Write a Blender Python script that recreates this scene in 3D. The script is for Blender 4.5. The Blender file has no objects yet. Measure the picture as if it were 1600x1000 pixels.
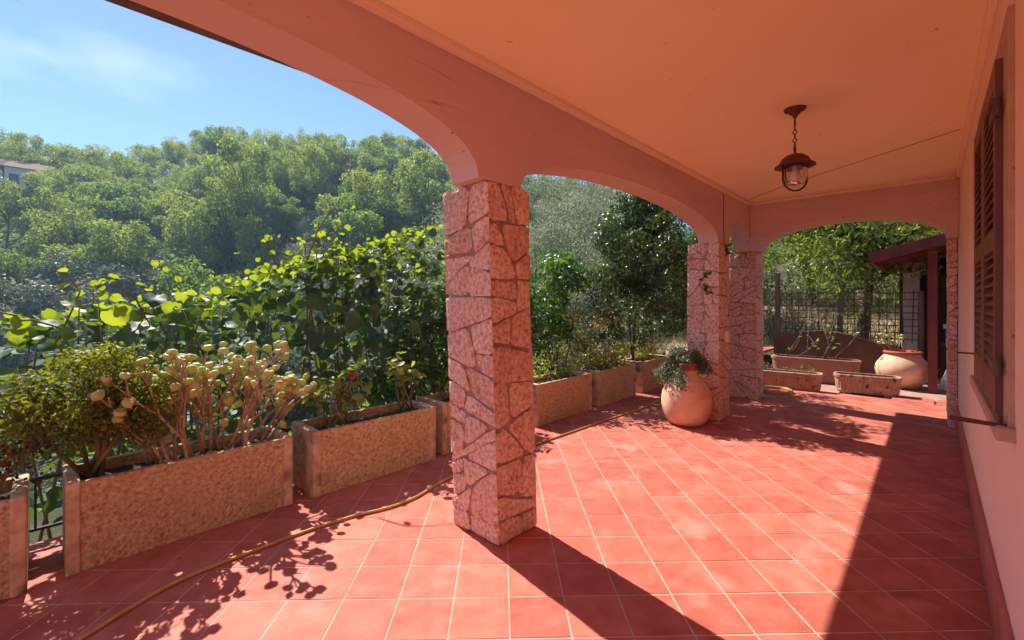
import bpy, math, random
import numpy as np
from mathutils import Vector, Matrix

R = math.radians
random.seed(7)
rng = np.random.default_rng(7)
scene = bpy.context.scene
col = scene.collection

# ------------------------------------------------------------------ camera, sky, sun, exposure
# world X runs along the house wall, world Y points out of the house towards the valley
CAM_H = 1.4
cam_d = bpy.data.cameras.new('camera')
cam = bpy.data.objects.new('camera', cam_d)
col.objects.link(cam)
cam.location = (0, 0, CAM_H)
cam.rotation_euler = (R(90), 0, R(-46.4))
cam_d.sensor_width = 36
cam_d.lens = 690 / 1600 * 36
cam_d.shift_y = -0.02
cam_d.clip_start = 0.02
cam_d.clip_end = 2000
scene.camera = cam

SUN_DIR = Vector((0.085, 1.0, 1.22)).normalized()      # towards the sun
SUN_EL = math.asin(SUN_DIR.z)
SUN_AZ = math.atan2(SUN_DIR.x, SUN_DIR.y)
world = bpy.data.worlds.new('World')
scene.world = world
world.use_nodes = True
wn = world.node_tree.nodes
wl = world.node_tree.links
wn.clear()
w_out = wn.new('ShaderNodeOutputWorld')
w_bg = wn.new('ShaderNodeBackground')
w_sky = wn.new('ShaderNodeTexSky')
w_sky.sky_type = 'NISHITA'
w_sky.sun_disc = False
w_sky.sun_elevation = SUN_EL
w_sky.sun_rotation = SUN_AZ
w_sky.altitude = 200
w_sky.air_density = 0.75
w_sky.dust_density = 0.05
w_sky.ozone_density = 6.5
w_bg.inputs['Strength'].default_value = 0.05
# thin high cloud, the same kind all over the sky
w_tc = wn.new('ShaderNodeTexCoord')
w_map = wn.new('ShaderNodeMapping')
w_map.inputs['Scale'].default_value = (1.6, 1.6, 4.2)
w_map.inputs['Location'].default_value = (5.0, 2.0, 1.0)
w_noise = wn.new('ShaderNodeTexNoise')
w_noise.inputs['Scale'].default_value = 1.7
w_noise.inputs['Detail'].default_value = 5
w_noise.inputs['Roughness'].default_value = 0.55
w_ramp = wn.new('ShaderNodeValToRGB')
w_ramp.color_ramp.elements[0].position = 0.55
w_ramp.color_ramp.elements[0].color = (0, 0, 0, 1)
w_ramp.color_ramp.elements[1].position = 0.80
w_ramp.color_ramp.elements[1].color = (0.30, 0.30, 0.30, 1)
w_mix = wn.new('ShaderNodeMixRGB')
w_mix.inputs['Color2'].default_value = (7.5, 8.0, 8.6, 1)
wl.new(w_tc.outputs['Generated'], w_map.inputs['Vector'])
wl.new(w_map.outputs['Vector'], w_noise.inputs['Vector'])
wl.new(w_noise.outputs['Fac'], w_ramp.inputs['Fac'])
wl.new(w_ramp.outputs['Color'], w_mix.inputs['Fac'])
wl.new(w_sky.outputs['Color'], w_mix.inputs['Color1'])
wl.new(w_mix.outputs['Color'], w_bg.inputs['Color'])
wl.new(w_bg.outputs['Background'], w_out.inputs['Surface'])

sun_d = bpy.data.lights.new('sun', 'SUN')
sun_d.energy = 2.05
sun_d.angle = R(0.5)
sun_d.color = (1.0, 0.94, 0.86)
sun = bpy.data.objects.new('sun', sun_d)
col.objects.link(sun)
sun.rotation_euler = SUN_DIR.to_track_quat('Z', 'Y').to_euler()
sun.location = (0, 20, 30)

scene.view_settings.view_transform = 'Standard'
scene.view_settings.look = 'None'
scene.view_settings.gamma = 1
scene.view_settings.use_curve_mapping = False
scene.view_settings.exposure = 2.12
scene.render.engine = 'CYCLES'
scene.cycles.use_denoising = True
scene.cycles.max_bounces = 10
scene.cycles.diffuse_bounces = 6
scene.cycles.glossy_bounces = 3
scene.cycles.transmission_bounces = 6
scene.cycles.transparent_max_bounces = 8
scene.cycles.caustics_reflective = False
scene.cycles.caustics_refractive = False
scene.cycles.sample_clamp_indirect = 6

# camera-frame helpers used only to know which tiles fall into the picture
CT, ST = math.cos(R(43.6)), math.sin(R(43.6))
def to_px(a, b, z):
    X = -b * CT + a * ST
    Y = b * ST + a * CT
    if Y < 0.05:
        return None
    return 800 + 690 * X / Y, 468 - (z - CAM_H) * 690 / Y

# ------------------------------------------------------------------ materials
def new_mat(name):
    m = bpy.data.materials.new(name)
    m.use_nodes = True
    nt = m.node_tree
    for n in list(nt.nodes):
        nt.nodes.remove(n)
    out = nt.nodes.new('ShaderNodeOutputMaterial')
    return m, nt, out

def ramp(nt, stops):
    r = nt.nodes.new('ShaderNodeValToRGB')
    cr = r.color_ramp
    while len(cr.elements) < len(stops):
        cr.elements.new(0.5)
    for e, (p, c) in zip(cr.elements, stops):
        e.position = p
        e.color = (c[0], c[1], c[2], 1)
    return r

def position_node(nt, scale=(1, 1, 1), space='WORLD'):
    m = nt.nodes.new('ShaderNodeMapping')
    m.inputs['Scale'].default_value = scale
    if space == 'WORLD':
        g = nt.nodes.new('ShaderNodeNewGeometry')
        nt.links.new(g.outputs['Position'], m.inputs['Vector'])
    else:
        g = nt.nodes.new('ShaderNodeTexCoord')
        nt.links.new(g.outputs['Object'], m.inputs['Vector'])
    return m

def noise(nt, vec, scale, detail=4, rough=0.6):
    n = nt.nodes.new('ShaderNodeTexNoise')
    n.inputs['Scale'].default_value = scale
    n.inputs['Detail'].default_value = detail
    n.inputs['Roughness'].default_value = rough
    if vec is not None:
        nt.links.new(vec.outputs[0], n.inputs['Vector'])
    return n

def mixc(nt, a, b, fac=0.5, mode='MIX'):
    m = nt.nodes.new('ShaderNodeMixRGB')
    m.blend_type = mode
    if isinstance(fac, (int, float)):
        m.inputs['Fac'].default_value = fac
    else:
        nt.links.new(fac, m.inputs['Fac'])
    for s, k in ((a, 'Color1'), (b, 'Color2')):
        if isinstance(s, tuple):
            m.inputs[k].default_value = (s[0], s[1], s[2], 1)
        else:
            nt.links.new(s, m.inputs[k])
    return m

def rand_node(nt):
    """a 0..1 number of its own for every object and every loose piece of a mesh"""
    g = nt.nodes.new('ShaderNodeNewGeometry')
    o = nt.nodes.new('ShaderNodeObjectInfo')
    a = nt.nodes.new('ShaderNodeMath'); a.operation = 'ADD'
    f = nt.nodes.new('ShaderNodeMath'); f.operation = 'FRACT'
    nt.links.new(g.outputs['Random Per Island'], a.inputs[0])
    nt.links.new(o.outputs['Random'], a.inputs[1])
    nt.links.new(a.outputs[0], f.inputs[0])
    return f

def surf_mat(name, stops, scale=4, detail=5, rough=0.8, bump=0.0, bump_scale=30, bump_dist=0.01,
             stretch=(1, 1, 1), spots=None, rnd=None, spec=0.3, space='WORLD', metallic=0.0, bump2=None, lines=None):
    """noise-coloured surface: stops of a colour ramp over noise, optional dark spots, per-piece variation, bump"""
    m, nt, out = new_mat(name)
    p = nt.nodes.new('ShaderNodeBsdfPrincipled')
    p.inputs['Roughness'].default_value = rough
    p.inputs['Specular IOR Level'].default_value = spec
    p.inputs['Metallic'].default_value = metallic
    pos = position_node(nt, stretch, space)
    n = noise(nt, pos, scale, detail)
    r = ramp(nt, stops)
    nt.links.new(n.outputs['Fac'], r.inputs['Fac'])
    c = r.outputs['Color']
    if rnd:
        rn = rand_node(nt)
        rr = ramp(nt, rnd)
        nt.links.new(rn.outputs[0], rr.inputs['Fac'])
        c = mixc(nt, c, rr.outputs['Color'], 1.0, 'MULTIPLY').outputs['Color']
    if spots:
        sc, lo, hi, sc_col = spots
        pos2 = position_node(nt, stretch, space)
        n2 = noise(nt, pos2, sc, 3, 0.5)
        r2 = ramp(nt, [(lo, (0, 0, 0)), (hi, (1, 1, 1))])
        nt.links.new(n2.outputs['Fac'], r2.inputs['Fac'])
        c = mixc(nt, c, sc_col, r2.outputs['Color']).outputs['Color']
    if lines:
        st, sc, wd, lc = lines
        n3 = noise(nt, position_node(nt, st, space), sc, 2, 0.4)
        r3 = ramp(nt, [(0.5 - wd, (0, 0, 0)), (0.5, (0.75, 0.75, 0.75)), (0.5 + wd, (0, 0, 0))])
        nt.links.new(n3.outputs['Fac'], r3.inputs['Fac'])
        n4 = noise(nt, position_node(nt, (1, 1, 1), space), 1.6, 2, 0.4)
        r4 = ramp(nt, [(0.46, (0, 0, 0)), (0.60, (1, 1, 1))])
        nt.links.new(n4.outputs['Fac'], r4.inputs['Fac'])
        mm = mixc(nt, r3.outputs['Color'], r4.outputs['Color'], 1.0, 'MULTIPLY')
        c = mixc(nt, c, lc, mm.outputs['Color']).outputs['Color']
    nt.links.new(c, p.inputs['Base Color'])
    if bump:
        pb = position_node(nt, (1, 1, 1), space)
        nb = noise(nt, pb, bump_scale, 6, 0.65)
        h = nb.outputs['Fac']
        if bump2:
            nb2 = noise(nt, pb, bump2[0], 4, 0.6)
            a = nt.nodes.new('ShaderNodeMath'); a.operation = 'MULTIPLY_ADD'
            nt.links.new(nb2.outputs['Fac'], a.inputs[0])
            a.inputs[1].default_value = bump2[1]
            nt.links.new(h, a.inputs[2])
            h = a.outputs[0]
        b = nt.nodes.new('ShaderNodeBump')
        b.inputs['Strength'].default_value = bump
        b.inputs['Distance'].default_value = bump_dist
        nt.links.new(h, b.inputs['Height'])
        nt.links.new(b.outputs['Normal'], p.inputs['Normal'])
    nt.links.new(p.outputs['BSDF'], out.inputs['Surface'])
    return m

def leaf_mat(name, stops, trans=0.45, tint=(1.5, 1.45, 0.5), rough=0.45, spec=0.4, patch=None):
    m, nt, out = new_mat(name)
    rn = rand_node(nt)
    r = ramp(nt, stops)
    nt.links.new(rn.outputs[0], r.inputs['Fac'])
    c = r.outputs['Color']
    if patch:
        pos = position_node(nt)
        n = noise(nt, pos, patch[0], 2)
        r2 = ramp(nt, [(0.35, patch[1]), (0.65, patch[2])])
        nt.links.new(n.outputs['Fac'], r2.inputs['Fac'])
        c = mixc(nt, c, r2.outputs['Color'], 1.0, 'MULTIPLY').outputs['Color']
    p = nt.nodes.new('ShaderNodeBsdfPrincipled')
    p.inputs['Roughness'].default_value = rough
    p.inputs['Specular IOR Level'].default_value = spec
    nt.links.new(c, p.inputs['Base Color'])
    t = nt.nodes.new('ShaderNodeBsdfTranslucent')
    tc = mixc(nt, c, tint, 1.0, 'MULTIPLY')
    nt.links.new(tc.outputs['Color'], t.inputs['Color'])
    mx = nt.nodes.new('ShaderNodeMixShader')
    mx.inputs['Fac'].default_value = trans
    nt.links.new(p.outputs['BSDF'], mx.inputs[1])
    nt.links.new(t.outputs['BSDF'], mx.inputs[2])
    nt.links.new(mx.outputs['Shader'], out.inputs['Surface'])
    return m

M = {}
M['tile'] = surf_mat('terracotta_tile', [(0.30, (0.43, 0.108, 0.068)), (0.5, (0.53, 0.148, 0.097)), (0.70, (0.60, 0.195, 0.138))],
                     scale=7, detail=9, rough=0.62, bump=0.15, bump_scale=60, bump_dist=0.004,
                     rnd=[(0, (0.80, 0.76, 0.76)), (0.35, (0.93, 0.9, 0.9)), (0.7, (1, 1, 1)), (1, (1.05, 1.12, 1.12))],
                     spots=(3.1, 0.57, 0.74, (0.62, 0.235, 0.18)), spec=0.25)
M['grout'] = surf_mat('grout', [(0.3, (0.48, 0.29, 0.21)), (0.7, (0.70, 0.50, 0.40))], scale=9, rough=0.9)
M['ceiling'] = surf_mat('ceiling_paint', [(0.3, (0.92, 0.76, 0.47)), (0.7, (0.95, 0.82, 0.54))], scale=1.1, detail=8, rough=0.85, spots=(14, 0.72, 0.78, (0.62, 0.42, 0.25)),
                        bump=0.12, bump_scale=90, bump_dist=0.003)
M['cornice'] = surf_mat('cornice_paint', [(0.3, (0.86, 0.70, 0.46)), (0.7, (0.88, 0.74, 0.52))], scale=2, rough=0.85)
M['wall'] = surf_mat('salmon_wall_paint', [(0.3, (0.88, 0.68, 0.54)), (0.7, (0.92, 0.75, 0.62))], scale=1.8, detail=7, rough=0.85,
                     bump=0.2, bump_scale=120, bump_dist=0.003, stretch=(1, 1, 0.5))
M['beam'] = surf_mat('pink_concrete_paint', [(0.25, (0.60, 0.43, 0.385)), (0.55, (0.69, 0.51, 0.465)), (0.8, (0.75, 0.58, 0.535))], scale=2.2,
                     detail=7, rough=0.85, bump=0.35, bump_scale=25, bump_dist=0.006, stretch=(0.35, 0.35, 1.6),
                     spots=(42, 0.71, 0.75, (0.26, 0.12, 0.09)), lines=((0.12, 0.12, 2.2), 3.0, 0.0028, (0.32, 0.16, 0.12)))
M['baseboard'] = surf_mat('baseboard_tile', [(0.3, (0.42, 0.14, 0.10)), (0.7, (0.52, 0.20, 0.15))], scale=4, rough=0.6)
M['mortar'] = surf_mat('mortar', [(0.3, (0.36, 0.23, 0.19)), (0.7, (0.52, 0.37, 0.32))], scale=14, rough=0.95, bump=0.5, bump_scale=60, bump_dist=0.01)
M['stone'] = surf_mat('rough_pink_stone', [(0.33, (0.52, 0.25, 0.165)), (0.44, (0.77, 0.48, 0.36)), (0.54, (0.90, 0.66, 0.54)), (0.66, (0.97, 0.86, 0.79))], scale=44,
                      detail=10, rough=0.85, bump=0.8, bump_scale=52, bump_dist=0.02, bump2=(16, 1.0),
                      rnd=[(0, (0.84, 0.76, 0.72)), (0.5, (1, 1, 1)), (1, (1.0, 1.0, 1.0))])
M['cement'] = surf_mat('bare_cement', [(0.3, (0.40, 0.34, 0.32)), (0.7, (0.52, 0.45, 0.43))], scale=6, rough=0.9, bump=0.3)
M['planter_rough'] = surf_mat('rough_concrete_panel', [(0.32, (0.34, 0.20, 0.10)), (0.45, (0.62, 0.43, 0.23)), (0.56, (0.74, 0.54, 0.32)), (0.68, (0.86, 0.68, 0.45))],
                              scale=46, detail=12, rough=0.95, bump=0.9, bump_scale=52, bump_dist=0.025, bump2=(20, 0.8),
                              spots=(5, 0.54, 0.82, (0.50, 0.34, 0.19)))
M['planter_edge'] = surf_mat('concrete_edge', [(0.3, (0.38, 0.24, 0.15)), (0.5, (0.62, 0.44, 0.30)), (0.7, (0.76, 0.60, 0.46))], scale=12, detail=7, rough=0.95,
                             bump=0.6, bump_scale=50, bump_dist=0.01, spots=(5, 0.58, 0.7, (0.16, 0.12, 0.09)))
M['soil'] = surf_mat('dry_soil', [(0.3, (0.045, 0.028, 0.02)), (0.7, (0.13, 0.085, 0.06))], scale=40, rough=1.0, bump=1, bump_scale=70, bump_dist=0.02)
M['urn'] = surf_mat('terracotta_urn', [(0.3, (0.64, 0.34, 0.18)), (0.5, (0.80, 0.48, 0.29)), (0.7, (0.86, 0.60, 0.43))], scale=4, detail=7, rough=0.75,
                    bump=0.25, bump_scale=50, bump_dist=0.005, spots=(6, 0.6, 0.75, (0.52, 0.36, 0.27)), spec=0.25)
M['urn_rim'] = surf_mat('red_clay_rim', [(0.3, (0.40, 0.075, 0.035)), (0.7, (0.52, 0.13, 0.06))], scale=8, rough=0.7)
M['trough'] = surf_mat('clay_trough', [(0.25, (0.38, 0.20, 0.13)), (0.5, (0.55, 0.33, 0.23)), (0.8, (0.64, 0.44, 0.33))], scale=9, detail=7, rough=0.85,
                       bump=0.3, bump_scale=60, bump_dist=0.006, spots=(14, 0.60, 0.68, (0.12, 0.07, 0.05)))
M['trough_plain'] = surf_mat('plain_clay_trough', [(0.25, (0.30, 0.13, 0.085)), (0.75, (0.44, 0.22, 0.15))], scale=7, rough=0.85)
M['hose'] = surf_mat('ochre_hose', [(0.3, (0.46, 0.28, 0.07)), (0.7, (0.58, 0.38, 0.12))], scale=20, rough=0.5, spec=0.4)
M['iron'] = surf_mat('brown_iron', [(0.3, (0.11, 0.028, 0.02)), (0.7, (0.17, 0.05, 0.034))], scale=30, rough=0.55, spec=0.4)
M['rail'] = surf_mat('dark_railing', [(0.3, (0.015, 0.014, 0.013)), (0.7, (0.04, 0.035, 0.03))], scale=30, rough=0.6)
M['shutter'] = surf_mat('brown_shutter', [(0.3, (0.15, 0.062, 0.045)), (0.7, (0.21, 0.095, 0.07))], scale=10, rough=0.5, stretch=(1, 1, 0.15), spec=0.4)
M['surround'] = surf_mat('stone_surround', [(0.3, (0.46, 0.31, 0.22)), (0.7, (0.60, 0.44, 0.33))], scale=10, detail=8, rough=0.9, bump=0.3, bump_scale=60,
                         spots=(16, 0.66, 0.72, (0.25, 0.15, 0.1)))
M['gutter'] = surf_mat('dark_gutter', [(0.3, (0.10, 0.08, 0.075)), (0.7, (0.19, 0.15, 0.14))], scale=5, rough=0.7)
M['redwood'] = surf_mat('red_painted_wood', [(0.3, (0.17, 0.035, 0.026)), (0.7, (0.25, 0.06, 0.045))], scale=8, rough=0.6, stretch=(1, 1, 0.2))
M['rooftile'] = surf_mat('red_roof_sheet', [(0.3, (0.22, 0.06, 0.05)), (0.7, (0.33, 0.11, 0.09))], scale=8, rough=0.8)
M['darkwood'] = surf_mat('dark_wood', [(0.3, (0.03, 0.018, 0.012)), (0.7, (0.07, 0.042, 0.028))], scale=8, rough=0.8, stretch=(1, 1, 0.2))
M['greywood'] = surf_mat('weathered_wood', [(0.3, (0.10, 0.075, 0.06)), (0.7, (0.20, 0.16, 0.13))], scale=12, rough=0.85, stretch=(1, 1, 0.2))
M['brownwall'] = surf_mat('brown_low_wall', [(0.3, (0.10, 0.045, 0.032)), (0.7, (0.16, 0.08, 0.058))], scale=6, rough=0.9)
M['white'] = surf_mat('whitewash', [(0.3, (0.60, 0.56, 0.52)), (0.7, (0.74, 0.71, 0.67))], scale=6, rough=0.85)
M['blue'] = surf_mat('blue_plastic', [(0.3, (0.012, 0.05, 0.42)), (0.7, (0.02, 0.07, 0.52))], scale=6, rough=0.4)
M['yard'] = surf_mat('yard_paving', [(0.25, (0.30, 0.15, 0.11)), (0.5, (0.43, 0.24, 0.18)), (0.8, (0.52, 0.33, 0.26))], scale=5, detail=7, rough=0.9, bump=0.3, bump_scale=40)
M['ground'] = surf_mat('hill_ground', [(0.3, (0.035, 0.04, 0.018)), (0.5, (0.075, 0.07, 0.03)), (0.75, (0.20, 0.15, 0.075))], scale=0.35, detail=9, rough=1.0,
                       bump=1, bump_scale=4, bump_dist=0.2)
M['bark'] = surf_mat('bark', [(0.3, (0.05, 0.035, 0.025)), (0.7, (0.14, 0.105, 0.075))], scale=10, rough=0.95, bump=0.8, bump_scale=30, stretch=(1, 1, 0.3))
M['stem'] = surf_mat('vine_stem', [(0.3, (0.14, 0.10, 0.05)), (0.7, (0.26, 0.20, 0.10))], scale=10, rough=0.8)
M['aeo_stem'] = surf_mat('succulent_stem', [(0.3, (0.30, 0.20, 0.13)), (0.55, (0.44, 0.31, 0.22)), (0.8, (0.58, 0.45, 0.34))], scale=40, rough=0.8, bump=0.5, bump_scale=120, bump_dist=0.004)
M['dryleaf'] = leaf_mat('dry_leaf', [(0, (0.20, 0.15, 0.05)), (0.5, (0.34, 0.27, 0.09)), (1, (0.46, 0.37, 0.14))], trans=0.35, tint=(1.2, 1.1, 0.7))
M['drygrass'] = leaf_mat('dry_grass', [(0, (0.26, 0.19, 0.09)), (0.6, (0.42, 0.33, 0.17)), (1, (0.16, 0.17, 0.06))], trans=0.35, tint=(1.1, 1.05, 0.8), rough=0.8)
M['kiwi'] = leaf_mat('kiwi_leaf', [(0, (0.05, 0.10, 0.055)), (0.6, (0.08, 0.145, 0.06)), (1, (0.13, 0.20, 0.06))], trans=0.30, tint=(2.4, 2.0, 0.35), rough=0.52, spec=0.3)
M['kiwi_young'] = leaf_mat('young_kiwi_leaf', [(0, (0.15, 0.22, 0.03)), (1, (0.22, 0.28, 0.045))], trans=0.6, tint=(2.0, 1.75, 0.5), rough=0.4, spec=0.4)
M['lance'] = leaf_mat('lance_leaf', [(0, (0.045, 0.105, 0.025)), (0.6, (0.075, 0.165, 0.035)), (1, (0.13, 0.23, 0.045))], trans=0.4, tint=(1.9, 1.7, 0.4), rough=0.35, spec=0.5)
M['ivy'] = leaf_mat('ivy_leaf', [(0, (0.035, 0.07, 0.032)), (0.6, (0.06, 0.11, 0.042)), (1, (0.11, 0.17, 0.06))], trans=0.3, tint=(1.8, 1.6, 0.4), rough=0.35, spec=0.55)
M['bush'] = leaf_mat('small_bush_leaf', [(0, (0.09, 0.12, 0.025)), (0.6, (0.16, 0.19, 0.035)), (1, (0.24, 0.25, 0.05))], trans=0.5, tint=(1.8, 1.6, 0.35))
M['redleaf'] = leaf_mat('dark_red_leaf', [(0, (0.05, 0.015, 0.014)), (1, (0.12, 0.035, 0.03))], trans=0.35, tint=(1.8, 0.7, 0.5))
M['rosette'] = leaf_mat('succulent_rosette', [(0, (0.50, 0.56, 0.17)), (0.5, (0.58, 0.62, 0.22)), (1, (0.68, 0.66, 0.30))], trans=0.22, tint=(1.3, 1.2, 0.6), rough=0.5)
M['geranium'] = leaf_mat('geranium_leaf', [(0, (0.20, 0.27, 0.045)), (0.6, (0.30, 0.36, 0.075)), (1, (0.40, 0.43, 0.14))], trans=0.5, tint=(1.6, 1.5, 0.4))
M['petal'] = leaf_mat('pink_petal', [(0, (0.65, 0.07, 0.12)), (1, (0.75, 0.14, 0.2))], trans=0.4, tint=(1.2, 0.9, 0.9))
M['urnplant'] = leaf_mat('grey_succulent', [(0, (0.07, 0.10, 0.06)), (0.6, (0.13, 0.17, 0.10)), (1, (0.22, 0.26, 0.17))], trans=0.25, tint=(1.3, 1.3, 0.8))
M['tree_a'] = leaf_mat('hill_broadleaf', [(0, (0.11, 0.185, 0.065)), (0.5, (0.165, 0.255, 0.085)), (1, (0.24, 0.33, 0.11))], trans=0.55, tint=(1.6, 1.5, 0.5), rough=0.6, spec=0.3)
M['tree_b'] = leaf_mat('hill_locust', [(0, (0.165, 0.235, 0.08)), (0.5, (0.235, 0.31, 0.10)), (1, (0.33, 0.39, 0.13))], trans=0.55, tint=(1.6, 1.45, 0.5), rough=0.6, spec=0.3)
M['olive'] = leaf_mat('olive_leaf', [(0, (0.11, 0.135, 0.085)), (0.5, (0.19, 0.215, 0.14)), (1, (0.32, 0.34, 0.24))], trans=0.3, tint=(1.3, 1.3, 0.8), rough=0.5, spec=0.4)
M['olive_near'] = leaf_mat('silver_olive_leaf', [(0, (0.16, 0.19, 0.12)), (0.5, (0.28, 0.31, 0.21)), (1, (0.46, 0.48, 0.36))], trans=0.3, tint=(1.3, 1.3, 0.8), rough=0.5, spec=0.4)
M['peach'] = leaf_mat('bright_tree_leaf', [(0, (0.08, 0.13, 0.025)), (0.5, (0.15, 0.22, 0.045)), (1, (0.24, 0.30, 0.07))], trans=0.5, tint=(1.7, 1.6, 0.4), rough=0.4, spec=0.45)
M['weed'] = leaf_mat('pale_weed', [(0, (0.13, 0.17, 0.07)), (1, (0.25, 0.29, 0.14))], trans=0.4, tint=(1.4, 1.4, 0.6))
M['farwall'] = surf_mat('far_house_wall', [(0.3, (0.55, 0.50, 0.45)), (0.7, (0.66, 0.62, 0.57))], scale=1, rough=0.9)
M['farroof'] = surf_mat('far_house_roof', [(0.3, (0.20, 0.11, 0.08)), (0.7, (0.30, 0.17, 0.12))], scale=2, rough=0.9)
M['farglass'] = surf_mat('far_window', [(0.3, (0.04, 0.05, 0.06)), (0.7, (0.07, 0.08, 0.1))], scale=2, rough=0.2)
M['slab'] = surf_mat('terrace_slab_side', [(0.3, (0.25, 0.20, 0.16)), (0.7, (0.38, 0.31, 0.26))], scale=3, rough=0.95)
m_, nt_, out_ = new_mat('lamp_glass')
g_ = nt_.nodes.new('ShaderNodeBsdfGlossy'); g_.inputs['Roughness'].default_value = 0.05
t_ = nt_.nodes.new('ShaderNodeBsdfTransparent'); t_.inputs['Color'].default_value = (0.95, 0.93, 0.90, 1)
f_ = nt_.nodes.new('ShaderNodeFresnel'); f_.inputs['IOR'].default_value = 1.45
x_ = nt_.nodes.new('ShaderNodeMixShader')
nt_.links.new(f_.outputs['Fac'], x_.inputs['Fac']); nt_.links.new(t_.outputs['BSDF'], x_.inputs[1]); nt_.links.new(g_.outputs['BSDF'], x_.inputs[2])
nt_.links.new(x_.outputs['Shader'], out_.inputs['Surface'])
M['glass'] = m_
m_, nt_, out_ = new_mat('bulb_glass')
p_ = nt_.nodes.new('ShaderNodeBsdfPrincipled'); p_.inputs['Base Color'].default_value = (0.85, 0.8, 0.72, 1); p_.inputs['Roughness'].default_value = 0.25
n_ = noise(nt_, position_node(nt_), 60); b_ = nt_.nodes.new('ShaderNodeBump'); b_.inputs['Strength'].default_value = 0.1
nt_.links.new(n_.outputs['Fac'], b_.inputs['Height']); nt_.links.new(b_.outputs['Normal'], p_.inputs['Normal'])
nt_.links.new(p_.outputs['BSDF'], out_.inputs['Surface'])
M['bulb'] = m_

# ------------------------------------------------------------------ mesh helpers
class MB:
    def __init__(s):
        s.v = []; s.f = []
    def add(s, vs, fs):
        o = len(s.v)
        s.v.extend([tuple(p) for p in vs])
        s.f.extend([tuple(i + o for i in f) for f in fs])
        return s
    def box(s, x0, x1, y0, y1, z0, z1):
        vs = [(x, y, z) for z in (z0, z1) for y in (y0, y1) for x in (x0, x1)]
        return s.add(vs, [(0, 2, 3, 1), (4, 5, 7, 6), (0, 1, 5, 4), (2, 6, 7, 3), (0, 4, 6, 2), (1, 3, 7, 5)])
    def cbox(s, x0, x1, y0, y1, z0, z1, c=0.005):
        """box with chamfered vertical edges and top"""
        def ring(i, z):
            return [(x0 + i + c, y0 + i, z), (x1 - i - c, y0 + i, z), (x1 - i, y0 + i + c, z), (x1 - i, y1 - i - c, z),
                    (x1 - i - c, y1 - i, z), (x0 + i + c, y1 - i, z), (x0 + i, y1 - i - c, z), (x0 + i, y0 + i + c, z)]
        vs = ring(0, z0) + ring(0, z1 - c) + ring(c, z1)
        fs = [tuple(range(7, -1, -1)), tuple(range(16, 24))]
        for k in (0, 8):
            for i in range(8):
                j = (i + 1) % 8
                fs.append((k + i, k + j, k + 8 + j, k + 8 + i))
        return s.add(vs, fs)
    def tube(s, pts, rad, n=7, cap=True):
        pts = [Vector(p) for p in pts]
        if isinstance(rad, (int, float)):
            rad = [rad] * len(pts)
        prev = None
        vs = []
        for i, p in enumerate(pts):
            d = (pts[min(i + 1, len(pts) - 1)] - pts[max(i - 1, 0)])
            if d.length < 1e-9:
                d = Vector((0, 0, 1))
            d.normalize()
            if prev is None:
                a = d.orthogonal().normalized()
            else:
                a = (prev - d * prev.dot(d))
                a = a.normalized() if a.length > 1e-6 else d.orthogonal().normalized()
            prev = a
            b = d.cross(a)
            for k in range(n):
                t = 2 * math.pi * k / n
                vs.append(p + (a * math.cos(t) + b * math.sin(t)) * rad[i])
        fs = []
        for i in range(len(pts) - 1):
            for k in range(n):
                k2 = (k + 1) % n
                fs.append((i * n + k, i * n + k2, (i + 1) * n + k2, (i + 1) * n + k))
        if cap:
            fs.append(tuple(range(n - 1, -1, -1)))
            fs.append(tuple((len(pts) - 1) * n + k for k in range(n)))
        return s.add(vs, fs)
    def lathe(s, prof, c=(0, 0, 0), n=32, wob=None):
        vs = []
        for i, (r, z) in enumerate(prof):
            for k in range(n):
                t = 2 * math.pi * k / n
                rr = r * (1 + (wob(t, z) if wob else 0))
                vs.append((c[0] + rr * math.cos(t), c[1] + rr * math.sin(t), c[2] + z))
        fs = []
        for i in range(len(prof) - 1):
            for k in range(n):
                k2 = (k + 1) % n
                fs.append((i * n + k, i * n + k2, (i + 1) * n + k2, (i + 1) * n + k))
        if prof[0][0] > 1e-4:
            fs.append(tuple(range(n - 1, -1, -1)))
        return s.add(vs, fs)
    def torus(s, c, R_, r, axis='z', n=20, m=6, sy=1.0):
        vs = []
        for i in range(n):
            t = 2 * math.pi * i / n
            for k in range(m):
                u = 2 * math.pi * k / m
                a, b, d = (R_ + r * math.cos(u)) * math.cos(t), (R_ + r * math.cos(u)) * math.sin(t) * sy, r * math.sin(u)
                p = {'z': (a, b, d), 'x': (d, a, b), 'y': (a, d, b)}[axis]
                vs.append((c[0] + p[0], c[1] + p[1], c[2] + p[2]))
        fs = []
        for i in range(n):
            for k in range(m):
                i2, k2 = (i + 1) % n, (k + 1) % m
                fs.append((i * m + k, i2 * m + k, i2 * m + k2, i * m + k2))
        return s.add(vs, fs)
    def mesh(s, name, mat, off=(0, 0, 0), smooth=False):
        me = bpy.data.meshes.new(name)
        me.from_pydata([(x - off[0], y - off[1], z - off[2]) for x, y, z in s.v], [], s.f)
        me.materials.append(mat)
        if smooth:
            me.polygons.foreach_set('use_smooth', [True] * len(me.polygons))
        me.update()
        return me
    def build(s, name, mat, parent=None, smooth=False, kind=None, local=False):
        off = (0, 0, 0) if (parent is None or local) else tuple(world_loc(parent))
        return link(name, s.mesh(name, mat, off, smooth), parent, kind)

def world_loc(o):
    l = Vector((0, 0, 0))
    while o is not None:
        l = l + o.location
        o = o.parent
    return l

def link(name, me, parent=None, kind=None, loc=None, rot=None, scale=None):
    o = bpy.data.objects.new(name, me)
    col.objects.link(o)
    o.parent = parent
    if loc is not None: o.location = loc
    if rot is not None: o.rotation_euler = rot
    if scale is not None: o.scale = (scale, scale, scale) if isinstance(scale, (int, float)) else scale
    if kind: o['kind'] = kind
    return o

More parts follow.
